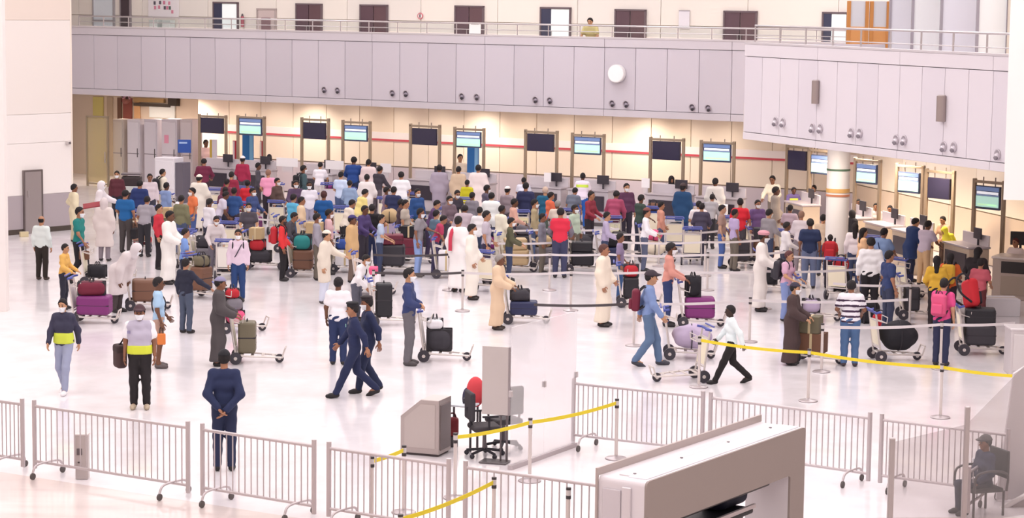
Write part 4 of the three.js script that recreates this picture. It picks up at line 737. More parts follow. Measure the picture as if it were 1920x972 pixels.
// px,py of the head top; foot = picture row of the feet (or height in metres when below 3)
function person(px, py, foot, ang, pose, outfit, top, bottom, o, label) {
  let P, h;
  if (typeof foot == 'string') { const fr = foot[0] == 'd' ? F1 : F3, d = +foot.slice(1), q = fr.hit(px, py, d); P = fr.p(q.s, d, 0); h = Math.min(1.9, Math.max(1.5, q.y - (o.y || 0) + (pose == 'sit' ? .44 : 0))); } else if (foot > 3) { P = at(px, foot); h = Math.min(1.92, Math.max(1.5, atDepth(px, py, -P.z).y)); } else { h = foot; P = at(px, py, pose == 'sit' ? h - .44 + (o.seatUp || 0) : h); P.y = 0; }
  const l = -P.z < 52 ? 0 : 1, skin = o.skin || SKINS[pi++ % 5], sc = h / 1.725, r = (o.w ? 1 + (o.w - 1) * .7 : (.95 + rnd() * .1));
  const g = thing('person', label, 'person'); g.position.copy(P); g.position.y = o.y || 0; g.rotation.y = ang * Math.PI / 180; g.scale.set(sc * r, sc, sc * r);
  const kin = []; crowd.push({ g, kin, y: o.y || 0 }); part(g, 'body', bodyGeo(pose, l), M(skin, .6));
  const tm = typeof top == 'string' ? M(top, .88) : top, bm = M(bottom || '2a2a34', .88);
  const hem = outfit.endsWith('u') ? .955 : .86;
  if (outfit[0] == 's') part(g, 'shirt', shirtGeo(pose, l, 'short', hem), tm);
  if (outfit[0] == 'l') part(g, 'shirt', shirtGeo(pose, l, 'long', hem), tm);
  if (outfit[0] == 'k') part(g, 'tunic', shirtGeo(pose, l, 'long', .5, .022), tm);
  if (outfit[0] == 'c') part(g, 'coat', shirtGeo(pose, l, 'long', .62, .03), tm);
  if (outfit[0] == 't') part(g, 'robe', robeGeo(pose, l, .1, 1), tm);
  if (outfit[0] == 'a') part(g, 'abaya', robeGeo(pose, l, .06, 1.2), tm);
  if (outfit[0] == 'g') part(g, 'gown', robeGeo(pose, l, .4, 1.12), tm);
  if (!'ta'.includes(outfit[0])) part(g, o.shorts ? 'shorts' : 'trousers', trouserGeo(pose, l, o.shorts ? .5 : 0, outfit[0] == 'k' ? 1.15 : 1), bm);
  for (const i of [0, 1]) part(g, 'shoe', shoeGeo(pose, l, i), M(o.shoe || '2a2628', .6));
  const H = headMatrix(pose), put = m => { m.position.copy(H.p); m.rotation.copy(H.r); return m; };
  const style = o.hat ? o.hat[0] : o.hair || 'short';
  if (o.hat && !['hood', 'hijab', 'ghutra'].includes(o.hat[0])) put(part(g, 'hair', hairGeo('short', l), M(o.grey ? '8d8682' : HAIR, .85)));
  const nm = { short: 'hair', bald: 'hair', long: 'hair', kufi: 'skullcap', cap: 'cap', beret: 'beret', hood: 'hood', hijab: 'headscarf', ghutra: 'headscarf', turban: 'turban' }[style];
  const hp = put(part(g, nm, hairGeo(style, l), M(o.hat ? o.hat[1] : o.hairc || (o.grey ? '8d8682' : HAIR), .85))); if (o.hat && o.hat[0] != 'hood') hp.scale.setScalar(1.04);
  if (o.m !== 0) put(part(g, 'face_mask', maskGeo(l), M(o.mc || 'f0f2f6', .8))); else put(part(g, 'mouth', mouthGeo(), M('7a4438', .7)));
  for (const s of [-1, 1]) { const e = part(g, 'eye', eyeGeo(), M('1c1512', .3)); const q = V(s * .031, .011, .081).applyEuler(H.r).add(H.p); e.position.copy(q); }
  put(part(g, 'eyebrows', browGeo(), M(HAIR, .9)));
  if (o.vest) { part(g, 'vest', shirtGeo(pose, l, 'none', .93, .034), M(o.vest[0], .8)); const S = sk(pose); const bandG = cached('vband' + pose + l + o.vest[1], () => { const pr = torso(S, .04), f = fieldOf(pr, .05); return nets((x, y, z) => Math.max(f(x, y, z), Math.abs(spineY(S, x, y, z) - o.vest[2]) - o.vest[3], Math.abs(x) - .2), ...bounds(pr), .02); }); part(g, 'vest_band', bandG, M(o.vest[1], .7)); }
  if (o.stripes) { const S = sk(pose); for (let i = 0; i < 5; i++) { const y0 = .9 + i * .105; const bg = cached('strp' + pose + l + i, () => { const pr = torso(S, .019); for (const a of S.arms) pr.push(C8(a.sh, lerp3(a.sh, a.e, .66), .077, .075)); const f = fieldOf(pr, .05); return nets((x, y, z) => Math.max(f(x, y, z) + wr(x, y, z, 1), Math.abs(spineY(S, x, y, z) - y0) - .027), ...bounds(pr), .017); }); part(g, 'dark_stripe', bg, M(o.stripes, .85)); } }
  if (o.shawl) part(g, 'shawl', cached('shawl' + pose, () => tube([[.1, .9, .2], [.12, 1.2, .17], [.11, 1.45, .02], [.1, 1.3, -.16], [.09, .95, -.2]].map(p => sk(pose).up(p)), .045, 8, 24)), M(o.shawl, .85));
  if (o.strap) part(g, 'strap', cached('strap' + pose, () => tube([[.12, 1.43, 0], [.05, 1.3, -.112], [-.06, 1.1, -.104], [-.165, .97, 0], [-.06, 1.1, .116], [.05, 1.3, .115], [.12, 1.43, 0]].map(p => sk(pose).up(p)), .013, 6, 40)), M(o.strap, .8));
  if (o.badge) part(g, 'shoulder_badge', cached('badge' + pose, () => box(.05, .05, .01, ...sk(pose).up([-.16, 1.3, .13]))), M(o.badge, .6));
  if (o.sleeve) part(g, 'sleeves', cached('slv' + pose + l, () => { const S = sk(pose), pr = []; for (const a of S.arms) pr.push(C8(a.sh, a.e, .078, .066), C8(a.e, lerp3(a.e, a.w, .93), .066, .056)); return nets(fieldOf(pr, .02), ...bounds(pr), l ? .026 : .019); }), M(o.sleeve, .85));
  if (o.bp) { const b = thing('backpack', `${o.bp} backpack worn by the ${label}`.split(' ').slice(0, 15).join(' '), 'backpack'); const S = sk(pose), q = V(...S.up([0, .98, -.235])).multiply(g.scale).applyAxisAngle(V(0, 1, 0), g.rotation.y).add(g.position); b.position.copy(q); b.rotation.set(S.lean * Math.cos(0), 0, 0); b.rotation.order = 'YXZ'; b.rotation.y = g.rotation.y; b.rotation.x = S.lean; backpackParts(b, WORDS[o.bp], o.bp2 && WORDS[o.bp2]); kin.push(b); }
  if (o.hold) { const [word, kind, w2, h2, d2] = o.hold; const b = thing(kind.replace(/ /g, '_'), `${word} ${kind} carried by the ${label}`.split(' ').slice(0, 15).join(' '), 'bag'); const S = sk(pose), a = S.arms[o.holdL ? 0 : 1], q = V(...a.w).multiply(g.scale).applyAxisAngle(V(0, 1, 0), g.rotation.y).add(g.position); b.position.set(q.x, q.y - .1 - h2 - .1, q.z); b.rotation.y = g.rotation.y; part(b, 'body', rbox(d2, h2, w2, Math.min(d2, w2) * .3, 0, h2 / 2, 0, 2), M(WORDS[word], .75)); part(b, 'handle', tube([[0, h2 - .01, -w2 * .2], [0, h2 + .12, -w2 * .1], [0, h2 + .12, w2 * .1], [0, h2 - .01, w2 * .2]], .011, 6, 10), M('2a262a', .7)); kin.push(b); }
  if (pose == 'sit' && o.y) { const t = thing('staff_stool', `dark swivel stool under the ${label}`.split(' ').slice(0, 15).join(' '), 'stool'); t.position.set(P.x, 0, P.z); const st = (.4 * sc) + o.y - .02; part(t, 'seat', cyl(.19, .2, .06, 20, 0, st - .03), M('34303a', .7)); part(t, 'column', cyl(.03, .03, st - .06, 10, 0, (st - .06) / 2), M('8a8488', .35, .5)); part(t, 'base', cyl(.2, .22, .03, 20, 0, .015), M('4a464c', .5)); kin.push(t); }
  return g;
}
// ---------- luggage and trolleys ----------
function luggage(kind, word, w, h, d, label) {
  const o = thing({ case: 'suitcase', box: 'carton_box', duffel: 'duffel_bag', sack: 'wrapped_bundle', bag: 'travel_bag' }[kind], label, { case: 'suitcase', box: 'box', duffel: 'bag', sack: 'bundle', bag: 'bag' }[kind]);
  const m = M(WORDS[word], kind == 'case' ? .55 : .85), dk = M('2a262c', .7), R = Math.min(w, h, d);
  const key = [kind, w, h, d].join();
  if (kind == 'case') { part(o, 'shell', cached('c' + key, () => rbox(w, h, d, R * .16, 0, h / 2, 0, 2)), m); part(o, 'zip_band', cached('z' + key, () => rbox(w * .98 + .012, h * .05, d * .98 + .012, R * .02, 0, h * .5, 0, 1)), dk); part(o, 'grip', cached('g' + key, () => tube([[-.07, h - .01, 0], [-.06, h + .035, 0], [.06, h + .035, 0], [.07, h - .01, 0]], .012, 6, 10)), dk); for (const s of [-1, 1]) part(o, 'ridge', cached('r' + key, () => rbox(w * .72, h * .03, .014, .006, 0, h * .5, 0, 1)), m).position.set(0, s * h * .22, d / 2); }
  else if (kind == 'box') { part(o, 'body', cached('b' + key, () => rbox(w, h, d, .012, 0, h / 2, 0, 1)), m); part(o, 'tape', cached('t' + key, () => box(w + .006, h + .004, .05, 0, h / 2, 0)), M('cbb68e', .4)); }
  else if (kind == 'sack') { part(o, 'bundle', cached('s' + key, () => { const f = (x, y, z) => ell(x, y, z, 0, h / 2, 0, w / 2, h / 2, d / 2) + .02 * Math.sin(14 * x + 9 * y) * Math.sin(13 * z + 6 * x); return nets(f, [-w * .6, -h * .1, -d * .6], [w * .6, h * 1.15, d * .6], R / 12); }), m); part(o, 'rope', cached('o' + key, () => { const g = new THREE.TorusGeometry(1, .03, 6, 24); g.scale(w * .5, h * .5, .4); g.translate(0, h / 2, 0); return g; }), dk); }
  else { part(o, 'body', cached('d' + key, () => rbox(w, h, d, R * .42, 0, h / 2, 0, 3)), m); part(o, 'handles', cached('h' + key, () => merge([tube([[-.1, h - .03, .05], [-.07, h + .07, .03], [.07, h + .07, .03], [.1, h - .03, .05]], .012, 6, 10), tube([[-.1, h - .03, -.05], [-.07, h + .07, -.03], [.07, h + .07, -.03], [.1, h - .03, -.05]], .012, 6, 10)])), dk); part(o, 'zip', cached('y' + key, () => box(w * .7, .012, .02, 0, h, 0)), dk); for (const s of [-1, 1]) part(o, 'band', cached('n' + key, () => rbox(.035, h + .01, d + .01, R * .4, 0, h / 2, 0, 2)), dk).position.x = s * w * .24; }
  return o;
}
const frameM = M('d4cbc6', .35, .4), wheelM = M('3c3840', .6), blueM = M('4a55a0', .5), adM = M('f0e6cc', .5), adM2 = M('ece6e0', .5);
const carts = [], crowd = [];
function trolley(px, py, ang, load, where, o = {}) {
  const t = thing('luggage_trolley', `${load.length ? 'loaded' : 'empty'} luggage trolley with blue handle ${where}`, 'luggage trolley', 'luggage trolleys'); t.position.copy(at(px, py)); t.rotation.y = ang * Math.PI / 180;
  part(t, 'base_frame', cached('tf', () => merge([rod([.27, .17, -.38], [.14, .12, .52], .019), rod([-.27, .17, -.38], [-.14, .12, .52], .019), rod([.14, .12, .52], [-.14, .12, .52], .019), rod([.27, .17, -.38], [-.27, .17, -.38], .019), rod([-.16, .12, .52], [-.14, .3, .58], .016), rod([.16, .12, .52], [.14, .3, .58], .016), rod([-.14, .3, .58], [.14, .3, .58], .016)])), frameM);
  for (let i = 0; i < 4; i++) part(t, 'deck_slat', cached('ts' + i, () => rbox(.48 - i * .06, .014, .06, .005, 0, .185 - i * .014, -.26 + i * .2, 1)), frameM);
  part(t, 'upright_frame', cached('tu', () => merge([rod([.26, .17, -.38], [.23, 1.0, -.5], .02), rod([-.26, .17, -.38], [-.23, 1.0, -.5], .02), rod([.235, .84, -.478], [-.235, .84, -.478], .015), rod([.25, .3, -.4], [-.25, .3, -.4], .015)])), frameM);
  part(t, 'advert_panel', cached('ta', () => { const g = rbox(.44, .5, .02, .006, 0, 0, 0, 1); g.rotateX(-.145); g.translate(0, .58, -.44); return g; }), o.ad ? M(o.ad, .5) : adM);
  part(t, 'handle', cached('th', () => merge([rod([.28, 1.0, -.5], [-.28, 1.0, -.5], .026), rod([.25, 1.0, -.5], [.25, 1.02, -.4], .022), rod([-.25, 1.0, -.5], [-.25, 1.02, -.4], .022)])), blueM);
  part(t, 'brake_bar', cached('tb', () => rod([.25, 1.06, -.57], [-.25, 1.06, -.57], .018)), M('5c63a8', .5));
  for (const [i, x, z, r] of [[0, .28, -.38, .12], [1, -.28, -.38, .12], [2, 0, .46, .085]]) { const w = part(t, 'wheel', cached('tw' + r, () => { const g = cyl(r, r, .045, 18); g.rotateZ(Math.PI / 2); return g; }), wheelM); w.position.set(x, r, z); part(w, 'hub', cached('twh', () => { const g = cyl(.035, .035, .06, 10); g.rotateZ(Math.PI / 2); return g; }), frameM); }
  part(t, 'top_basket', cached('tk', () => merge([rod([-.2, .84, -.46], [-.18, .78, -.25], .009), rod([.2, .84, -.46], [.18, .78, -.25], .009), rod([-.18, .78, -.25], [.18, .78, -.25], .009), rod([-.19, .9, -.24], [.19, .9, -.24], .009), rod([-.18, .78, -.25], [-.19, .9, -.24], .009), rod([.18, .78, -.25], [.19, .9, -.24], .009), rod([-.07, .84, -.46], [-.06, .78, -.25], .007), rod([.07, .84, -.46], [.06, .78, -.25], .007)])), frameM);
  let y = .2; const used = {}, loads = []; carts.push({ t, loads });
  load.forEach(([kind, word, w, h, d], i) => {
    const k = word + kind, kn = { case: 'suitcase', box: 'carton', duffel: 'duffel bag', sack: 'wrapped bundle', bag: 'soft bag' }[kind]; used[k] = (used[k] || 0) + 1;
    const g = luggage(kind, word, w, h, d, `${used[k] > 1 ? 'upper ' : ''}${word} ${kn} on the trolley ${where}`.split(' ').slice(0, 16).join(' '));
    g.position.set(0, y, -.36 + d / 2 + .02).applyAxisAngle(V(0, 1, 0), t.rotation.y).add(t.position); g.rotation.y = t.rotation.y + (i ? (rnd() - .5) * .3 : 0); y += h; loads.push(g);
  });
  return t;
}
// ---------- people in the open floor, nearest first ----------
const NAVY = '262f52';
person(421, 657, 883, 184, 'behind', 'l', NAVY, '232a48', { hat: ['kufi', '1d1c22'], m: 0, shoe: '1d1a1c', w: .97 }, 'security officer in navy uniform with hands clasped behind his back, at the front barrier');
person(263, 573, 767, 4, 'stand', 'su', 'f0edf0', '241f22', { vest: ['b9b2c4', 'd4dc3e', 1.0, .075], shoe: 'b3a28c', hat: ['cap', '4a3238'], badge: '8d86a8' }, 'man in grey and yellow safety vest with white mask, facing the camera');
{ const b = thing('shoulder_bag', 'dark brown shoulder bag at the hip of the man in grey and yellow vest', 'bag'); const q = at(226, 762); b.position.set(q.x, .68, q.z); b.rotation.y = .5; part(b, 'body', rbox(.2, .42, .28, .07, 0, .21, 0, 3), M('4a3636', .85)); part(b, 'flap', rbox(.205, .16, .285, .05, 0, .34, .005, 2), M('3c2c2e', .85)); part(b, 'strap', tube([[.02, .38, -.1], [.16, .62, -.02], [.2, .66, .02], [.06, .38, .1]], .015), M('2a2022', .8)); }
person(121, 560, 738, -12, 'walk', 'l', '38364c', '9ca2bc', { vest: ['35344a', 'd2de4a', 1.02, .1], shoe: 'f0ecee', hair: 'short', w: .92 }, 'man in yellow safety vest and pale jeans walking towards the front barrier');
person(298, 520, 690, 100, 'front', 's', 'a9c9e6', 'b89888', { shorts: 1, strap: '2a2a32', shoe: '5a5050', hold: ['orange', 'paper bag', .16, .22, .08], m: 0 }, 'man in light blue shirt and shorts with black cross strap');
person(349, 485, 625, 150, 'side', 'l', '26283a', '4b5468', { shoe: '201c1e', m: 0 }, 'man in dark navy jacket and slate jeans beside a brown suitcase trolley');
person(447, 430, 566, 3, 'stand', 'l', 'dcc6d6', '253f70', { strap: '3a3444', bp: 'charcoal', shoe: '2a2628' }, 'masked man in pale pink shirt and dark blue jeans facing the camera');
person(408, 520, 686, 95, 'push', 't', '4c4648', '', { hat: ['kufi', '8c86a4'], m: 0, shoe: '1f1c1c' }, 'man in dark grey ankle-length robe pushing an olive suitcase');
person(120, 457, 580, 80, 'push', 'l', 'dfae5c', '2a2a38', { m: 0 }, 'man in mustard yellow shirt pushing the purple suitcase trolley');
person(220, 437, 586, 70, 'stoop', 'g', 'd6cccc', '453c3c', { hat: ['hood', 'd8d0d2'], h: 1.7 }, 'person in pale protective gown with hood bending over a trolley');
person(79, 405, 525, 165, 'stand', 'l', 'e6efec', '302824', { hair: 'bald', m: 0, shoe: '4a3a34' }, 'balding man in white shirt and black trousers near the steel door');
person(148, 388, 531, 80, 'walk', 's', '1f7d78', '26242a', { m: 1, hold: ['brown', 'satchel', .26, .22, .1] }, 'man in teal polo shirt and black trousers striding to the queue');
person(530, 405, 527, 88, 'front', 'l', 'd93438', '1f1c20', { m: 1, mc: '3a3436', bp: 'red', h: 1.7 }, 'man in bright red jacket and black trousers beside a trolley');
person(607, 432, 569, 80, 'reach', 'k', 'ded3c4', 'd0d4e4', { hat: ['kufi', 'e6dccc'], m: 0, shoe: '4a4448' }, 'man in cream tunic and pale trousers next to a teal bag trolley');
person(634, 520, 684, 172, 'stand', 's', 'eeeaee', '27335a', { m: 0, shoe: '2a2628' }, 'man in white t-shirt and navy trousers just behind the walking officers');
person(668, 473, 602, 70, 'lean', 'l', 'ece8ea', '5a5a68', { strap: '1c1a1e', m: 1 }, 'man in white shirt with black strap leaning over the black suitcase trolley');
person(665, 563, 745, -82, 'stride', 'lu', '222a4e', '20284a', { hat: ['beret', '1c1a20'], m: 0, shoe: '1c181a', badge: '9ad0c0' }, 'officer in navy uniform and beret striding, nearer the camera of the pair');
person(691, 556, 736, -75, 'walk', 'lu', '232b4c', '222a48', { hat: ['beret', '2a2226'], m: 1, shoe: '1c181a' }, 'officer in navy uniform and beret walking behind his colleague');
person(766, 503, 685, 85, 'cross', 'l', '343f6c', '6a666c', { m: 1, shoe: '4a4446' }, 'man in navy sweater and grey trousers with folded arms');
person(931, 477, 618, 80, 'push', 't', 'dcc0a2', '', { hair: 'short', grey: 1, m: 0, shoe: '3a302c', w: 1.1 }, 'man in beige ankle-length robe at a navy bag trolley');
person(884, 420, 562, 85, 'front', 't', 'ece5da', '', { m: 1, shoe: '2c2626' }, 'man in cream white robe with short dark hair in the middle queue');
person(857, 405, 548, 150, 'stand', 't', 'f0eceb', '', { shawl: 'c43a52', m: 0 }, 'man in white robe with a red shawl over one shoulder');
person(787, 390, 519, 80, 'reach', 's', '8f8a90', '8aa2d4', { m: 1, shoe: '5a5450', w: .95 }, 'man in grey t-shirt and light blue jeans reaching to a white bag');
person(817, 395, 512, 130, 'stand', 'l', '5d7488', '3a3f60', { m: 0 }, 'man in slate blue hooded top beside the grey t-shirt');
person(660, 404, 530, 80, 'hip', 'c', 'c9a577', '6b5a52', { hat: ['kufi', '3a3468'], m: 0 }, 'man in tan coat with one hand on his hip');
person(697, 383, 500, 180, 'hips', 's', '1f1b20', '2a3358', { m: 0, w: 1.08 }, 'man in black t-shirt seen from behind with elbows out');
person(1130, 458, 612, 75, 'front', 't', 'e9dcca', '', { m: 0, hairc: '5a3a34', w: 1.08 }, 'man in cream robe standing behind the frosted glass');
person(1161, 437, 561, 85, 'front', 's', '8d7c9a', '35527e', { m: 0, shoe: '26324e' }, 'man in mauve shirt and blue jeans in front of the salmon shirt');
person(1214, 508, 686, 88, 'walk', 'l', '7a8fbc', '5c7292', { m: 0, shoe: '3a3a44', hat: ['cap', '3a3038'], bp: 'maroon' }, 'man in denim jacket and jeans pushing a piled trolley');
person(1250, 455, 612, 88, 'push', 'l', 'cf8f82', '2c3a66', { m: 1 }, 'man in salmon pink shirt and navy jeans pushing a purple suitcase');
person(1207, 390, 510, 85, 'push', 'l', 'f0ecf0', '5a6078', { m: 0, hat: ['kufi', '7a4a44'] }, 'man in white shirt pushing a pinkish bundle trolley');
person(1049, 390, 521, 172, 'push', 's', 'd92f48', '3d3f5c', { sleeve: '76707c', m: 0, w: 1.12 }, 'man in red vest top with grey sleeves and dark jeans seen from behind');
person(1370, 569, 720, -88, 'stride', 'l', 'e6f0f2', '1f1a1c', { skin: '3a2820', m: 0, shoe: '181416' }, 'man in white shirt and black trousers striding below the yellow tape');
person(1592, 526, 687, 172, 'push', 's', 'e9e6ec', '4c6890', { stripes: '3c2740', m: 0, shoe: '3a2c34', w: 1.12 }, 'man in black and white striped t-shirt and blue jeans');
person(1482, 530, 684, 72, 'push', 'a', '493838', '', { hat: ['kufi', '3a3444'], m: 1 }, 'person in dark brown floor-length robe with white mask');
person(1426, 432, 582, 80, 'push', 't', 'e6ded8', '', { hat: ['turban', 'd59aa4'], m: 1 }, 'person in pale gown with a pink headscarf pushing a trolley');
person(1763, 522, 686, 150, 'reach', 's', 'e0508c', '2f3350', { bp: 'pink', m: 0, skin: 'c89a7a', w: .95 }, 'woman in pink shirt with pink backpack and dark jeans');
person(1629, 445, 592, 175, 'stand', 'l', 'f2eff0', '221e24', { m: 0, w: 1.12 }, 'man in bright white shirt and black trousers at the side queue');
person(1663, 470, 622, 110, 'front', 's', '2c3a66', '333850', { m: 0 }, 'man in navy t-shirt beside the white shirt in the side queue');
person(1840, 808, 985, -70, 'sit', 'lu', '34374f', '2a2c40', { hat: ['cap', '5a5456'], m: 0, badge: 'e8e8f0' }, 'guard in dark uniform and cap seated behind the glass rail').position.copy(at(1843, 962));
{ const c = thing('steel_armchair', 'black armchair with metal arms under the seated guard', 'chair'), q = at(1843, 962); c.position.copy(q); c.rotation.y = -70 * Math.PI / 180; part(c, 'seat', rbox(.5, .06, .5, .02, 0, .37, .08), M('3a3638', .6)); part(c, 'backrest', rbox(.48, .4, .05, .02, 0, .72, -.24), M('3a3638', .6)); for (const s of [-1, 1]) { part(c, 'armrest', tube([[s * .27, .36, -.2], [s * .27, .6, -.2], [s * .27, .61, .28], [s * .27, .36, .32]], .018), M('5a5456', .4, .4)); for (const z of [-.18, .3]) part(c, 'leg', rod([s * .23, 0, z], [s * .23, .36, z], .018), M('5a5456', .4, .4)); } }
// ---------- left crowd ----------
person(298, 383, 1.72, 80, 'front', 'l', 'c4303f', '221c22', { m: 0 }, 'man in crimson shirt and black trousers behind the white robe');
person(315, 395, 533, 80, 'push', 't', 'efebe6', '', { m: 0, w: 1.1 }, 'man in long white robe in front of the crimson shirt');
person(361, 352, 460, -60, 'stand', 's', 'e07a4c', '4a5f94', { m: 1, hold: ['yellow', 'carrier bag', .2, .4, .14] }, 'masked man in orange t-shirt and blue jeans');
person(236, 356, 1.76, 165, 'front', 's', '1f62a0', '4a4444', { m: 0, hold: ['black', 'travel bag', .34, .3, .16], w: 1.12 }, 'man in bright blue t-shirt and camouflage trousers');
person(140, 345, 455, 120, 'hip', 'k', 'e8dcbc', 'd8ccb0', { m: 0 }, 'man in pale yellow tunic against the grey dado');
person(186, 340, 1.7, 90, 'reach', 'g', 'e6dee2', 'c8c0c8', { hat: ['hood', 'e8e2e6'], m: 1 }, 'person in white coverall reaching over a red folder');
person(195, 372, 1.7, 170, 'stand', 'g', 'dcd0cc', '8a8088', { hat: ['hood', 'd4c8c8'], m: 0 }, 'person in pinkish grey coverall behind the teal polo shirt');
person(186, 335, 1.66, 0, 'stand', 'l', '5a2a34', '2a2a34', {}, 'masked person in maroon jacket in the pier corner').position.z -= 3;
person(262, 338, 1.68, 175, 'front', 'l', '27366a', '222840', { m: 0, w: 1.15 }, 'broad man in dark blue jacket near the black trolley screen');
person(281, 326, 1.68, 20, 'stand', 'l', 'd4c6cc', '3a3a48', { m: 0 }, 'slim person in pale grey top in front of the steel cabinets');
person(306, 317, 1.7, 120, 'stand', 'k', 'e4dccc', 'd8d0c4', { m: 0, bp: 'black' }, 'man in cream tunic with a black backpack near the white cabinet');
person(309, 342, 1.66, 140, 'reach', 'l', '8499c6', '5a6a94', { m: 0 }, 'man in sky blue shirt and matching trousers bending by the cream tunic');
person(372, 328, 1.72, 160, 'push', 't', 'eee6da', '', { hat: ['kufi', 'e8e0d4'], m: 0, w: 1.12 }, 'man in white robe and white cap below the maroon shirt');
person(381, 297, 1.72, 178, 'counter', 'l', '6d2440', '3a2630', { m: 0, w: 1.15 }, 'broad man in maroon shirt at the first back counter');
person(455, 293, 1.74, 165, 'front', 'l', 'a32a4c', '4a4650', { hat: ['kufi', 'f0e6e8'], m: 0 }, 'man in raspberry shirt and white cap at the second back counter');
person(434, 322, 1.66, 170, 'front', 'l', '8f2440', '6a3a34', { m: 0 }, 'person in wine red top behind the raspberry shirt');
person(386, 262, 'd-.9', 40, 'stand', 's', 'ecc8c4', '6a5a5a', { y: .0, m: 0 }, 'staff member in pale pink shirt under the first dark screen');
person(344, 428, 1.62, 100, 'push', 's', '7a9ad6', '2a2c40', { m: 0 }, 'young man in cornflower blue shirt between white robe and brown case');
person(423, 336, 1.64, 150, 'stand', 'l', '7a3a4a', '33303c', { m: 0 }, 'person in dark rose shirt among blue-topped trolleys');
person(465, 338, 1.6, 170, 'front', 'l', 'd22c3a', '7a2030', { m: 0 }, 'person in scarlet top beside the light pink polo');
person(503, 318, 1.72, 175, 'front', 's', 'ee9fc0', '2a222c', { hairc: '8c6858', m: 0 }, 'man in light pink polo and black trousers');
person(490, 305, 1.68, 100, 'stand', 'l', '4a4650', '3a3540', { m: 0 }, 'person in charcoal top near the red banner stand');
person(505, 290, 'd.2', 170, 'stand', 'a', '26222c', '', { hat: ['hijab', '26222c'], m: 0 }, 'woman in black abaya at the third back counter');
person(471, 352, 1.64, 60, 'push', 'l', '3a4a7a', '3a3550', { m: 1 }, 'man in indigo shirt pushing a trolley in the far queue');
person(437, 352, 1.66, 170, 'push', 's', '2e4f86', '38303c', { m: 0 }, 'man in steel blue t-shirt and brown bag below the wine top');
person(466, 380, 1.66, 10, 'push', 's', '504a54', '3a3842', { m: 1 }, 'masked man in charcoal t-shirt pushing towards the camera');
person(409, 356, 1.62, 110, 'lean', 's', 'cfc8d8', '5a5468', { m: 0 }, 'person in lilac shirt leaning over wrapped bundles');
person(405, 400, 1.6, 20, 'lean', 'l', 'd9cfd0', '6a6470', { m: 1 }, 'person in off-white shirt crouched over pale bundles');
// ---------- middle-left crowd ----------
person(545, 337, 1.68, 20, 'push', 'l', '5a4660', '3a3444', { m: 1 }, 'person in plum top with a mask in the third queue');
person(569, 310, 1.74, 110, 'front', 'l', '41585e', '33404c', { m: 1, bp: 'black' }, 'man in dark teal shirt with black backpack at the third counter');
person(600, 304, 'd2.9', 170, 'counter', 's', 'f1ecf4', 'e0d8d8', { m: 0 }, 'man in white shirt standing at the third dark screen');
person(580, 340, 1.7, 10, 'stand', 's', 'e4e0ea', '9a96aa', { m: 1 }, 'masked man in white shirt with lanyard facing the camera');
person(548, 362, 1.7, 140, 'reach', 'l', '5cb0d6', '3f78b4', { m: 0 }, 'man in cyan shirt and blue trousers half behind the beige tunic');
person(565, 369, 482, 100, 'stand', 'k', 'dfc4a4', 'd4c0a8', { m: 0 }, 'man in beige tunic and trousers facing the counters');
person(607, 358, 476, 175, 'front', 's', '1c5596', '2a2a50', { m: 0, hairc: '4a2a2a' }, 'man in royal blue t-shirt seen from behind');
person(638, 322, 1.7, 160, 'push', 's', 'c9d8f2', '4a5a80', { m: 0 }, 'man in pale blue shirt beside a yellow bundle');
person(666, 294, 'd2.2', 172, 'counter', 'l', '234488', '26304e', { m: 0, w: 1.15 }, 'broad man in cobalt blue shirt at the fourth screen');
person(689, 300, 'd2.3', 175, 'stand', 'k', 'e9d6d6', 'dccaca', { m: 0 }, 'man in pale rose tunic beside the cobalt shirt');
person(707, 311, 1.72, 140, 'counter', 'l', '3d3842', '5a5058', { m: 0 }, 'man in charcoal grey jacket at the fourth counter');
person(697, 327, 1.7, 172, 'push', 't', 'ece4e2', '', { m: 0 }, 'man in white robe behind a dark purple suitcase');
person(670, 352, 1.68, 120, 'lean', 'l', 'ecd98c', 'd8cc98', { m: 0 }, 'man in pale yellow shirt bending over a trolley');
person(681, 385, 1.7, 60, 'push', 'l', '4a3a6a', '3a3440', { m: 0 }, 'person in dark violet top with a yellow scarf beside the black t-shirt');
person(752, 322, 1.74, 178, 'push', 's', 'f3f2f6', 'dfe3ee', { m: 0, w: 1.15 }, 'broad man in bright white shirt near the fifth screen');
person(737, 350, 1.68, 160, 'push', 's', '2c3258', '2a2844', { m: 0, w: 1.08 }, 'man in dark navy polo behind the tan bundle');
person(745, 372, 1.64, 100, 'push', 'l', '4a3a44', '332a38', { m: 0 }, 'person in dark brown shirt behind the tan bundle');
person(783, 354, 1.72, 40, 'stand', 'l', '2b4e86', '1f4a66', { m: 1, skin: 'c0906e' }, 'man in blue shirt with white mask looking sideways');
person(803, 372, 1.66, 90, 'lean', 'l', '5a3f66', '3a2f4a', { m: 0 }, 'person in dark plum top bending by the grey t-shirt');
person(824, 309, 'd2.4', 175, 'stand', 'k', 'a79cac', '8a8090', { m: 0, w: 1.1 }, 'man in mauve grey tunic at the fifth counter');
person(860, 312, 'd2.5', 165, 'stand', 't', 'cdb59c', '', { m: 0 }, 'slim man in sand coloured robe under the sixth screen');
person(897, 309, 'd2.3', 172, 'front', 't', 'ebdcda', '', { m: 0, w: 1.12 }, 'man in long pale pink robe at the sixth screen');
person(876, 338, 1.5, 160, 'stand', 'l', 'c8c022', 'a49a30', { m: 0 }, 'short person in bright yellow-green top beside the pale pink robe');
person(863, 284, 'd-.5', 20, 'stand', 's', 'f0dfca', 'c8b8a8', { m: 0 }, 'staff member in cream shirt in front of the blue banner');
person(909, 348, 1.7, 110, 'push', 'l', '5c5468', '3a3446', { m: 1 }, 'man in grey violet shirt behind the pale pink robe');
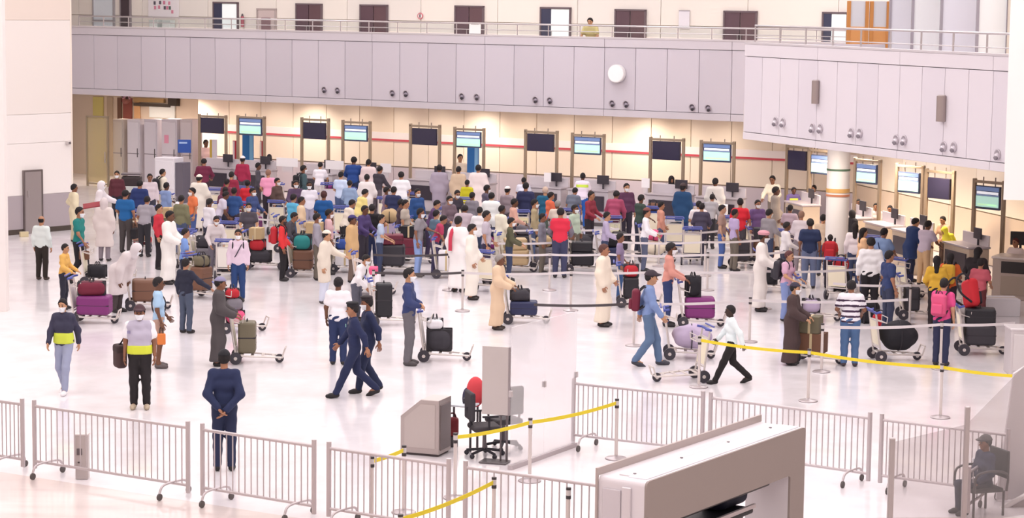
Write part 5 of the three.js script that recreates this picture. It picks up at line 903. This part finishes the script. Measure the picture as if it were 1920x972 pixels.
person(841, 367, 1.66, 40, 'push', 'l', '75626c', '4a4450', { m: 1 }, 'masked person in dusty mauve shirt below the mauve grey tunic');
person(828, 402, 1.6, 100, 'lean', 's', 'b23a5c', '4a4466', { m: 0 }, 'person in cerise shirt bending at a trolley');
person(868, 383, 1.66, 170, 'lean', 'k', 'b5a5ae', 'a09098', { m: 0, w: 1.15 }, 'person in greyish mauve tunic bent forward behind the white robe');
person(911, 395, 530, 85, 'front', 's', 'bdb3be', '37304a', { m: 0, skin: 'b58262' }, 'man in light grey t-shirt holding a purple bag');
person(923, 362, 1.7, 165, 'push', 'k', 'eef0ee', 'd8d4cc', { m: 0, w: 1.1 }, 'man in white tunic behind a dark trolley in the middle queue');
person(938, 385, 1.7, 120, 'push', 'k', 'e6e0cc', 'dcd4c4', { m: 0 }, 'man in ivory tunic in the middle of the crowd');
person(952, 350, 1.64, 150, 'stand', 'l', '9a8a90', '5a5058', { m: 0, hat: ['kufi', 'f0e8e6'] }, 'person in taupe jacket and white cap by the seventh counter');
// ---------- middle-right crowd ----------
person(986, 342, 1.76, 172, 'front', 'l', '2f3256', '2a2c48', { m: 0, w: 1.12 }, 'broad man in navy jacket at the seventh screen');
person(981, 333, 'd2.4', 170, 'counter', 's', 'dcdcea', '6a6878', { m: 0 }, 'man in pale shirt directly behind the navy jacket');
person(1019, 350, 1.72, 178, 'stand', 's', '1f5f80', '225a72', { m: 0, hairc: 'c8b0a0' }, 'man in petrol blue shirt and trousers beside a cream panel');
person(1092, 324, 'd2.4', 172, 'counter', 's', 'eee4ee', '2458a8', { m: 0, vest: ['e8dcec', 'c8e04a', 1.3, .05] }, 'man in white and lime top with bright blue trousers');
person(1113, 358, 1.74, 60, 'push', 'l', '8e3040', '38303a', { m: 0 }, 'man in dark red shirt beside the bright blue trousers');
person(1134, 344, 'd.5', 150, 'counter', 'l', '33304a', '2a283c', { m: 0, vest: ['2c2a46', 'b6cc4a', 1.32, .04] }, 'staff in navy with lime scarf at the eighth counter');
person(1150, 357, 1.7, 160, 'lean', 'l', 'a24664', '5a3446', { m: 0, w: 1.15 }, 'man in dusty red sweater bending over a trolley');
person(1175, 344, 1.76, 20, 'stand', 'l', '5a3350', '2c2634', { m: 1 }, 'tall masked man in plum shirt facing the camera');
person(1045, 376, 1.62, 170, 'push', 's', 'd8c8bc', '4a5560', { m: 0, grey: 1 }, 'grey haired person behind the red vest top');
person(1030, 360, 1.66, 110, 'push', 's', 'd9694a', '4a5a50', { m: 0 }, 'person in coral shirt behind stacked bags');
person(1259, 331, 'd.3', 10, 'sit', 'a', '2c262a', '', { hat: ['hijab', '241f24'], m: 0, seatUp: .35, y: .35 }, 'staff woman in black headscarf behind the ninth counter');
person(1281, 344, 1.8, 150, 'stand', 'c', '1f456e', '253a70', { m: 0, hat: ['kufi', '4a3a3a'] }, 'man in knee-length blue coat with looking-down head by the ninth screen');
person(1309, 378, 486, 172, 'push', 's', 'f0e8ea', '2c2f70', { strap: '2a2428', m: 0, w: 1.1 }, 'man in white shirt with dark cross strap and indigo jeans');
person(1349, 336, 'd2.4', 165, 'stand', 'k', 'ddd8d2', 'd0dce6', { strap: '2a2430', m: 0, w: 1.05, hold: ['black', 'shoulder bag', .3, .26, .12] }, 'man in pale grey tunic with long black strap at the tenth screen');
person(1357, 384, 503, 80, 'front', 's', 'a08278', '4a62a0', { m: 0, skin: 'c49a80' }, 'man in brown grey t-shirt and blue jeans looking at his phone');
person(1398, 374, 498, 178, 'push', 's', 'd92838', '58525a', { m: 0 }, 'man in scarlet t-shirt and grey trousers seen from behind');
person(1421, 375, 1.68, 20, 'stand', 's', '6a4f80', '5a4a5c', { m: 1 }, 'masked man in violet shirt to the side of the scarlet t-shirt');
person(1452, 350, 468, 90, 'front', 't', '8b8078', '', { m: 0, skin: '5a3a2e', w: 1.05 }, 'tall man in grey brown robe near the corner');
person(1452, 328, 'd-.2', -30, 'counter', 'l', 'f3ead6', '8a8078', { m: 0 }, 'staff member in ivory shirt behind the corner counter');
person(1325, 398, 1.6, 170, 'push', 'l', '4a4458', '3a3648', { m: 0 }, 'person in dusky blue shirt behind the indigo jeans').position.z -= 2.5;
person(1486, 366, 'd.2', 10, 'counter', 'l', '6a5a90', '3a344a', { m: 0, vest: ['6a5a90', 'c8d84a', 1.3, .05] }, 'staff in violet with lime scarf at the corner counter');
person(1526, 362, 'e-.8', -60, 'sit', 'l', 'e6dede', '4a4448', { m: 0, seatUp: .3, y: .3 }, 'staff member in white sitting under the corner screens');
person(1502, 396, 1.66, 160, 'push', 'l', 'd6ccd2', '8a8088', { m: 0, hairc: '8a6a5a' }, 'person in pale grey sweater behind the deep navy polo');
person(1516, 410, 541, 175, 'stand', 's', '232f52', '66708e', { m: 0, w: 1.08 }, 'man in deep navy polo and grey blue trousers beside the white column');
person(1489, 470, 602, 60, 'push', 's', 'd2a6bc', '8090c0', { bp: 'charcoal', m: 0, hairc: '5a3434' }, 'man in pink and white shirt wearing a charcoal backpack');
person(1573, 408, 1.6, 150, 'stand', 'a', '2c2a32', '', { hat: ['hijab', '22252c'], m: 0 }, 'woman in black abaya and headscarf beside the white column');
person(1600, 418, 538, 172, 'stand', 'l', 'e9e0e6', '3e4a6c', { hair: 'long', m: 0 }, 'woman in white striped shirt with long dark hair');
person(1598, 396, 'e1.6', 120, 'stand', 'a', '232025', '', { hat: ['hijab', '2a262a'], m: 0 }, 'tall woman in black robe leaning to the side counter');
person(1557, 440, 1.36, 172, 'stand', 's', 'c63a38', '3a3440', { bp: 'red', m: 0 }, 'child in red top with a red rucksack near the column');
person(1616, 428, 1.62, 100, 'push', 's', 'e0b48c', '3a4468', { hair: 'long', m: 0 }, 'woman in peach top with dark hair behind the white shirt');
person(1609, 402, 'e-.3', -20, 'sit', 'l', '9a8a84', '4a4040', { m: 0, y: .3, seatUp: .3 }, 'staff member in taupe behind the first side counter');
person(1642, 398, 'e-.3', -20, 'sit', 'l', 'e6d6d0', '4a4040', { m: 0, y: .3, seatUp: .3 }, 'staff member in pale pink behind the second side counter');
person(1671, 406, 'e-.2', -30, 'counter', 'l', 'a09070', '4a4048', { m: 0, vest: ['a09070', 'd2d65a', 1.32, .05] }, 'staff with a lime scarf behind the side counters');
person(1668, 428, 1.72, 140, 'counter', 's', '7d94bc', '3a4870', { m: 0, strap: '2a3a66' }, 'man in steel blue plaid shirt at the side counters');
person(1708, 408, 'e1.5', 110, 'counter', 'c', '1f3564', '1c2440', { m: 0, w: 1.1 }, 'man in long navy coat leaning to the side counter');
person(1734, 413, 'e1.5', 130, 'counter', 's', 'c4b8cc', 'd2b08a', { m: 0, w: 1.08 }, 'man in lilac grey shirt and khaki trousers at the side counter');
person(1773, 417, 'e-.4', -50, 'counter', 'l', 'caa890', '4a3a38', { m: 0 }, 'staff member in beige behind the fourth side counter');
person(1793, 430, 'e-.2', -60, 'stoop', 'l', 'e8e23e', 'd0c83a', { hat: ['hijab', 'ece64a'], m: 0 }, 'person in bright yellow covering bent over the counter');
person(1782, 475, 1.6, 160, 'push', 's', 'e06a34', '3a2c34', { hair: 'long', m: 0, bp: 'yellow' }, 'woman in orange shirt with a yellow backpack');
person(1757, 480, 1.62, 170, 'push', 'l', 'e2b23e', '2c2226', { hair: 'long', m: 0 }, 'woman in amber jacket with long black hair');
person(1827, 462, 1.66, 150, 'lean', 'l', '2a2226', '2a2024', { hair: 'long', m: 0, w: 1.15 }, 'woman in black with long black hair leaning at the last counter');
person(1838, 486, 1.5, 150, 'push', 's', 'c8606e', '6a3438', { m: 0 }, 'child in rose shirt next to the woman in black');
person(1905, 448, 1.64, -50, 'sit', 's', 'e8d8d4', '4a4040', { m: 0, y: .15, seatUp: .15, hairc: '5a2a28' }, 'staff member with dark red hair behind the steel counter');
person(1465, 372, 1.6, 160, 'push', 's', 'b9a4b0', '5a5060', { m: 1 }, 'person in greyish pink shirt in front of the tall robe').position.z += 2;
// upstairs
person(1111, 35, 1.78, -20, 'counter', 's', 'd9c88a', '4a4038', { m: 0, y: UPF, w: 1.1 }, 'person in pale yellow patterned top leaning on the upper railing').position.copy(F1.p(F1.hit(1109, 50, -1).s, -1, UPF));
{ const q = thing('framed_sheet', 'white sheet hanging on the upper railing in front of a brown door', 'notice'), s = F1.hit(890, 55, -.1); F1.place(q, s.s, -.12, B1.top + .02); part(q, 'sheet', rbox(.45, .32, .02, .006, 0, .2), M('f6f4f2', .6)); part(q, 'clip', box(.3, .03, .04, 0, .36, -.01), M('b8b0b0', .5)); }
// ---------- trolleys and luggage: [kind, colour, width, height, depth] ----------
const A = 88;
trolley(176, 606, A, [['case', 'purple', .5, .42, .72], ['duffel', 'maroon', .44, .3, .6]], 'pushed by the mustard yellow shirt', { ad: 'e6dede' });
trolley(480, 680, A + 5, [['case', 'olive', .42, .62, .34]], 'pushed by the dark grey robe');
trolley(452, 622, A + 20, [['bag', 'pink', .5, .28, .4], ['duffel', 'grey', .45, .26, .36], ['bag', 'red', .36, .2, .3]], 'behind the dark grey robe');
trolley(832, 676, A, [['bag', 'charcoal', .44, .44, .5], ['bag', 'white', .34, .2, .32]], 'beside the navy sweater', { ad: 'dcd6d4' });
trolley(985, 606, A, [['case', 'navy', .46, .3, .6], ['duffel', 'charcoal', .4, .26, .42]], 'pushed by the beige robe');
trolley(733, 610, A + 8, [['case', 'black', .42, .74, .36]], 'pushed by the white shirt with black strap');
trolley(1290, 672, A, [['sack', 'lilac', .6, .5, .8]], 'pushed by the denim jacket');
trolley(1275, 715, A + 195, [], 'standing empty at the start of the yellow tape');
trolley(1312, 612, A, [['case', 'purple', .46, .46, .66], ['bag', 'black', .36, .46, .34]], 'pushed by the salmon shirt');
trolley(1678, 676, A + 10, [['sack', 'black', .52, .62, .78]], 'between the striped shirt and the pink shirt');
trolley(1838, 664, A, [['case', 'charcoal', .46, .42, .62], ['case', 'black', .44, .34, .62]], 'in front of the pink shirt');
{ const b = thing('backpack', 'red and black backpack lying on top of the trolley in front of the pink shirt', 'backpack'), q = at(1820, 664); b.position.set(q.x, .97, q.z); b.rotation.set(-.2, -1.2, .2); backpackParts(b, 'c2222e', '23202a'); b.scale.setScalar(1.35); }
{ const o = luggage('box', 'white', .95, .4, .7, 'white taped carton on the floor beside the steel counter'); o.position.copy(at(1868, 590)); }
trolley(1532, 680, A - 20, [['box', 'brown', .44, .4, .5], ['box', 'olive', .4, .34, .4]], 'between the brown robe and the striped shirt');
trolley(1722, 598, A, [['case', 'charcoal', .4, .55, .34]], 'behind the pink backpack');
{ const o = luggage('duffel', 'black', .5, .5, .36, 'black bag hanging beside the navy t-shirt in the side queue'); o.position.copy(at(1628, 606)); const p2 = luggage('bag', 'red', .3, .3, .2, 'small red bag beside the black bag in the side queue'); p2.position.copy(at(1648, 614)); }
trolley(582, 520, A, [['case', 'brown', .44, .5, .5], ['duffel', 'teal', .44, .4, .46]], 'between the red jacket and the cream tunic');
trolley(496, 505, A, [['duffel', 'charcoal', .44, .3, .56], ['bag', 'red', .4, .3, .4], ['box', 'tan', .36, .3, .34]], 'beside the bright red jacket');
trolley(268, 470, 178, [['bag', 'red', .46, .2, .5]], 'facing away below the bright blue t-shirt', { ad: 'e8bca0' });
trolley(268, 470 - 12, 178, [], 'parked in front of the crimson shirt', { ad: 'ead9b8' });
trolley(276, 580, 100, [['case', 'brown', .5, .5, .6]], 'beside the bending protective gown');
trolley(192, 535, A, [['bag', 'black', .44, .3, .44]], 'pushed by the teal polo');
trolley(388, 560, 60, [['case', 'brown', .46, .56, .36], ['bag', 'olive', .4, .26, .36]], 'pushed by the dark navy jacket');
trolley(424, 520, 178, [['bag', 'charcoal', .5, .26, .44]], 'facing away in front of the pale pink shirt', { ad: 'e6e0d8' });
trolley(740, 512, A, [['case', 'charcoal', .48, .56, .6], ['case', 'maroon', .44, .26, .56]], 'below the black t-shirt');
trolley(735, 480, A, [['case', 'black', .46, .4, .56], ['box', 'lilac', .4, .3, .4], ['sack', 'tan', .5, .4, .5]], 'behind the black t-shirt');
trolley(975, 510, A, [['case', 'tan', .46, .4, .66], ['case', 'tan', .44, .3, .6]], 'below the stacked grey bags');
trolley(975, 480, A, [['case', 'charcoal', .46, .4, .56], ['duffel', 'grey', .46, .3, .5]], 'beside the light grey t-shirt');
trolley(1102, 512, A, [['case', 'black', .46, .36, .6], ['case', 'black', .44, .26, .56]], 'beside the red vest top', { ad: 'e9e2d8' });
trolley(1092, 480, A, [['duffel', 'charcoal', .5, .4, .6]], 'behind the mauve shirt');
trolley(1398, 500, A, [['case', 'charcoal', .4, .56, .4]], 'pushed by the brown grey t-shirt');
trolley(1230, 492, A, [['sack', 'cream', .56, .4, .6], ['sack', 'pink', .5, .3, .5]], 'pushed by the white shirt');
trolley(1455, 548, A, [['bag', 'black', .4, .6, .36]], 'pushed by the pale gown');
trolley(1515, 602, A, [['bag', 'lilac', .4, .3, .4]], 'pushed by the pink and white shirt');
trolley(1195, 575, A, [['case', 'black', .42, .5, .36], ['bag', 'red', .36, .3, .36]], 'in front of the mauve shirt');
trolley(830, 518, A, [['box', 'white', .4, .5, .4]], 'reached for by the grey t-shirt');
trolley(646, 512, A, [['box', 'white', .44, .4, .5], ['bag', 'blue', .36, .3, .34]], 'behind the cream tunic');
trolley(925, 545, 150, [['bag', 'grey', .4, .34, .4]], 'beside the cream white robe');
trolley(700, 552, A, [['box', 'white', .5, .3, .5], ['box', 'pink', .44, .16, .44]], 'behind the white shirt with black strap');
// rows in the far crowd
trolley(407, 478, 178, [['box', 'tan', .44, .4, .4], ['bag', 'charcoal', .5, .3, .4]], 'with a tan carton below the white robe and cap');
trolley(412, 440, 178, [['sack', 'grey', .56, .34, .5]], 'with a grey bundle below the white robe and cap');
trolley(408, 412, 178, [['box', 'cream', .46, .36, .4], ['bag', 'blue', .4, .2, .34]], 'with a blue bag behind the orange t-shirt');
trolley(446, 450, 170, [['sack', 'charcoal', .56, .4, .5], ['bag', 'purple', .4, .24, .36]], 'with a charcoal bundle left of the pink polo');
trolley(436, 482, 170, [['sack', 'cream', .5, .36, .46], ['sack', 'pink', .4, .26, .4]], 'with cream and pink bundles above the pale pink shirt');
trolley(325, 420, 150, [['bag', 'navy', .4, .3, .4], ['bag', 'white', .4, .24, .36]], 'with a navy bag below the sky blue shirt');
trolley(288, 415, 150, [['sack', 'white', .5, .3, .5]], 'with a white bundle behind the crimson shirt');
trolley(468, 408, 170, [['box', 'red', .46, .36, .4]], 'with a red box beside the pink polo');
trolley(520, 440, 170, [['bag', 'black', .44, .4, .4], ['bag', 'blue', .34, .24, .34]], 'with a blue bag beside the red jacket');
trolley(520, 400, 170, [['sack', 'white', .5, .36, .46]], 'with a white bundle right of the pink polo');
trolley(590, 420, 170, [['bag', 'black', .44, .26, .46], ['box', 'white', .4, .26, .36]], 'with a black bag behind the royal blue t-shirt');
trolley(622, 400, 170, [['case', 'grey', .46, .5, .36], ['bag', 'purple', .36, .26, .3]], 'with a purple bag under the third screen', { ad: 'd8d0dc' });
trolley(660, 410, 170, [['sack', 'yellow', .46, .3, .4]], 'with a yellow bundle below the cobalt shirt');
trolley(648, 450, 170, [['bag', 'pink', .46, .3, .4], ['sack', 'white', .46, .3, .4]], 'with a pink bag right of the royal blue t-shirt');
trolley(720, 430, 170, [['case', 'navy', .46, .4, .5], ['bag', 'maroon', .4, .26, .4]], 'with a navy case below the white robe');
trolley(706, 398, 170, [['case', 'purple', .46, .5, .36], ['bag', 'charcoal', .4, .3, .36]], 'with a purple case beside the fourth counter');
trolley(775, 420, 170, [['case', 'grey', .46, .4, .4]], 'with a grey case beside the bright white shirt');
trolley(760, 452, 170, [['bag', 'brown', .44, .36, .4], ['sack', 'tan', .46, .34, .4]], 'with a brown bag behind the tan bundle');
trolley(840, 452, 170, [['sack', 'grey', .5, .4, .4], ['bag', 'red', .34, .26, .3]], 'with a grey bundle below the mauve grey tunic');
trolley(875, 430, 170, [['box', 'lilac', .44, .4, .4]], 'with a lilac box under the sand robe');
trolley(950, 440, 170, [['sack', 'white', .5, .36, .44], ['bag', 'charcoal', .4, .26, .4]], 'with a white bundle left of the navy jacket');
trolley(980, 458, 178, [['case', 'navy', .5, .6, .36]], 'with a navy case below the navy jacket', { ad: 'ece0b4' });
trolley(940, 478, 100, [['duffel', 'purple', .5, .34, .5], ['bag', 'navy', .4, .24, .36]], 'with a purple duffel at the light grey t-shirt');
trolley(1035, 450, 170, [['sack', 'orange', .46, .34, .4], ['sack', 'white', .4, .3, .36]], 'with an orange bundle right of the petrol blue shirt');
trolley(1075, 455, 170, [['bag', 'purple', .5, .3, .46], ['bag', 'charcoal', .46, .24, .4]], 'with a purple bag right of the red vest top', { ad: 'cfc6c6' });
trolley(1140, 470, 178, [['case', 'charcoal', .46, .56, .36]], 'with a charcoal case below the dusty red sweater', { ad: 'ece8c8' });
trolley(1160, 440, 170, [['sack', 'white', .46, .3, .4], ['bag', 'pink', .4, .26, .36]], 'with a white bundle below the dusty red sweater');
trolley(1178, 480, 100, [['case', 'black', .44, .5, .4]], 'with a black case below the plum shirt');
trolley(1225, 450, 170, [['box', 'cream', .46, .4, .4], ['box', 'blue', .4, .3, .36], ['bag', 'brown', .34, .24, .3]], 'with stacked cartons left of the blue coat');
trolley(1300, 492, 178, [['box', 'navy', .46, .36, .4]], 'with a navy carton at the indigo jeans');
trolley(1375, 470, 170, [['sack', 'cream', .46, .36, .4], ['bag', 'purple', .36, .24, .34]], 'with a cream bundle by the scarlet t-shirt');
trolley(1410, 478, 170, [['bag', 'pink', .4, .26, .36]], 'with a pink bag by the scarlet t-shirt');
trolley(1482, 500, 120, [['sack', 'grey', .5, .5, .5]], 'with a grey bundle beside the deep navy polo');
trolley(1580, 560, 150, [['bag', 'black', .42, .5, .4], ['bag', 'red', .36, .3, .34]], 'with a red bag in front of the striped woman');
trolley(1612, 530, 150, [['case', 'blue', .46, .4, .4], ['box', 'tan', .4, .3, .36]], 'with a blue case beside the white shirt');
trolley(1645, 512, 150, [['sack', 'cream', .46, .4, .4], ['bag', 'navy', .36, .26, .34]], 'with a cream bundle at the plaid shirt');
trolley(1690, 560, 130, [['bag', 'white', .4, .24, .36], ['bag', 'navy', .36, .2, .3]], 'with a white bag below the navy coat');
trolley(1776, 590, 150, [['bag', 'maroon', .44, .36, .4]], 'with a maroon bag beside the yellow backpack');

// more of the packed queues
const packed = [[427, 350, 'plum coloured shirt behind the indigo shirt', '6a3a52', 165], [520, 334, 'brown jacket beside the pink polo', '5a4640', 60], [632, 372, 'cream shirt behind the royal blue t-shirt', 'e4d8ca', 120], [618, 392, 'rose checked shirt beside the royal blue t-shirt', 'd8b0b4', 100], [655, 338, 'faded blue shirt behind the yellow bundle', '8fa4c4', 170], [724, 350, 'mauve shirt between white robe and navy polo', '8a7486', 100], [765, 376, 'stone coloured shirt beside the tan bundle', 'b8aca0', 80], [850, 352, 'dark plaid shirt below the sand robe', '4a4450', 30], [887, 360, 'grey hooded top below the pale pink robe', '88828c', 150], [899, 388, 'white vest beside the cream white robe', 'e8e4e6', 170], [962, 372, 'washed pink shirt below the taupe jacket', 'd8a898', 100], [1004, 374, 'khaki shirt beside the navy jacket', 'a89878', 90], [1062, 350, 'slate shirt behind the white and lime top', '6a7080', 150], [1078, 384, 'pale green shirt beside the red vest top', 'b8c8b4', 60], [1128, 396, 'lavender shirt behind the mauve shirt', 'b0a4c0', 90], [1192, 366, 'dark green shirt behind the white shirt', '3a4a42', 120], [1240, 378, 'checked coral shirt left of the blue coat', 'cf9480', 100], [1332, 362, 'ash grey shirt between the white shirts', 'a8a4a8', 160], [1378, 392, 'light violet shirt left of the scarlet t-shirt', 'b4a2c8', 110], [1440, 392, 'grey sweatshirt in front of the tall robe', '8d878c', 130], [1472, 416, 'smoky white shirt near the corner queue', 'dcd6d8', 100], [1544, 402, 'beige shirt against the white column', 'd4bca4', 150], [540, 395, 'dark grey shirt left of the beige tunic', '4c4850', 80], [590, 398, 'striped grey shirt right of the beige tunic', '9a96a2', 100], [712, 402, 'pale blue shirt right of the black t-shirt', 'b4c2da', 90], [395, 372, 'white shirt behind grey bundles', 'e6e2e8', 130], [340, 366, 'olive shirt beside the orange t-shirt', '7a785c', 160], [270, 366, 'grey shirt between blue t-shirt and crimson shirt', '9a949c', 170], [1016, 400, 'steel grey shirt left of the red vest top', '7c7a86', 80], [955, 408, 'dark olive shirt right of the light grey t-shirt', '55543f', 90]];
packed.forEach(([px, py, lab, c, a], i) => person(px, py, 1.6 + (i % 4) * .035, a, ['push', 'front', 'lean', 'stand', 'push'][i % 5], i % 3 ? 'l' : 's', c, ['3a3a4c', '4a5674', '2c2a30', '6a6258', '38425e'][i % 5], { m: i % 2 }, 'person in ' + lab));
const cart2 = [[462, 478, 'maroon', 'left of the bright red jacket'], [548, 474, 'navy', 'below the beige tunic'], [612, 486, 'grey', 'below the royal blue t-shirt'], [684, 476, 'black', 'between tan coat and black t-shirt'], [800, 474, 'charcoal', 'behind the slate blue hooded top'], [862, 472, 'brown', 'behind the white robe and red shawl'], [906, 458, 'navy', 'behind the light grey t-shirt'], [1022, 508, 'grey', 'left of the red vest top'], [1062, 474, 'black', 'right of the red vest top'], [1266, 472, 'blue', 'left of the indigo jeans'], [1346, 452, 'charcoal', 'behind the brown grey t-shirt'], [1434, 498, 'brown', 'beside the pink headscarf'], [1328, 440, 'black', 'behind the white cross strap shirt'], [556, 506, 'olive', 'near the teal duffel'], [772, 492, 'maroon', 'right of the charcoal cases'], [360, 500, 'black', 'right of the long white robe'], [396, 512, 'grey', 'right of the orange t-shirt'], [328, 455, 'olive', 'between crimson shirt and orange t-shirt'], [490, 440, 'purple', 'below the pink polo'], [1150, 508, 'navy', 'left of the white shirt and pinkish bundles'], [1385, 440, 'grey', 'behind the scarlet t-shirt'], [1555, 500, 'black', 'at the foot of the white column']];
cart2.forEach(([px, py, w, lab], i) => trolley(px, py, i % 3 ? 88 : 172, [['case', w, .46, .36 + (i % 3) * .08, .56], [['sack', 'duffel', 'box'][i % 3], ['white', 'charcoal', 'tan', 'lilac', 'black'][i % 5], .44, .3, .44]], lab));
// keep the crowd from standing inside one another: small steps aside on the floor
{
  const fixed = posts.map(o => ({ o, kin: [], r: .12, max: 0, p0: o.position.clone() }));
  const all = [...fixed, ...crowd.filter(c => c.y == 0 && c.g.position.z < -46 && c.g.position.clone().sub(F1.O).dot(F1.n) > 1.9).map(c => ({ o: c.g, kin: c.kin, r: .27, max: .4, p0: c.g.position.clone() })), ...carts.filter(c => c.t.position.z < -46).map(c => ({ o: c.t, kin: c.loads, r: .46, max: .75, p0: c.t.position.clone() }))];
  const lim = a => a.r > .4 ? 2.4 : 2.0;
  const move = (a, d) => { if (!a.max) return; const n = a.o.position.clone().add(d), off = n.clone().sub(a.p0); if (off.length() > a.max) n.copy(a.p0).addScaledVector(off.normalize(), a.max); const e = n.clone().sub(F1.O).dot(F1.n); if (a.max && e < lim(a)) n.addScaledVector(F1.n, lim(a) - e); const s = n.clone().sub(a.o.position); a.o.position.add(s); for (const k of a.kin) k.position.add(s); };
  for (const a of all) move(a, V(0, 0, 0));
  for (let it = 0; it < 60; it++) for (let i = 0; i < all.length; i++) for (let j = i + 1; j < all.length; j++) {
    const a = all[i], b = all[j], d = b.o.position.clone().sub(a.o.position); d.y = 0; const L = d.length(), m = a.r + b.r; if (L >= m) continue;
    if (L < .01) d.set(.01, 0, .3); d.normalize(); d.z *= 1.6; d.normalize(); const k = (m - L) * .5; move(a, d.clone().multiplyScalar(-k)); move(b, d.clone().multiplyScalar(k));
  }
}
// parked trolley screen near the cabinets, suitcase stand
{ const o = thing('display_cart', 'black cart with a pale screen standing in front of the grey cabinets', 'display cart'), q = at(227, 425); o.position.set(q.x, 0, q.z - 2); part(o, 'body', rbox(.6, 1.3, .4, .04, 0, .75), M('3a3033', .5)); part(o, 'screen', rbox(.44, .2, .03, .01, 0, 1.0, .2), M('d4d8d6', .3)); part(o, 'top_bar', rbox(.62, .05, .42, .02, 0, 1.48), M('6a6066', .4)); for (const s of [-1, 1]) part(o, 'post', rod([s * .28, 1.3, 0], [s * .28, 1.48, 0], .02), steel); for (const s of [-1, 1]) part(o, 'wheel', (() => { const g = cyl(.06, .06, .04, 12); g.rotateZ(Math.PI / 2); g.translate(s * .25, .06, 0); return g; })(), wheelM); }
{ const o = thing('red_folder', 'dark red flat folder resting on a trolley by the white coverall', 'folder'), q = at(172, 385, 1.05); o.position.copy(q); o.rotation.set(.3, .2, .1); part(o, 'cover', rbox(.5, .03, .35, .008), M('8e2632', .6)); part(o, 'pages', box(.48, .02, .33, .01, -.015, 0), M('e8e0dc', .7)); }

renderer.render(scene, camera);
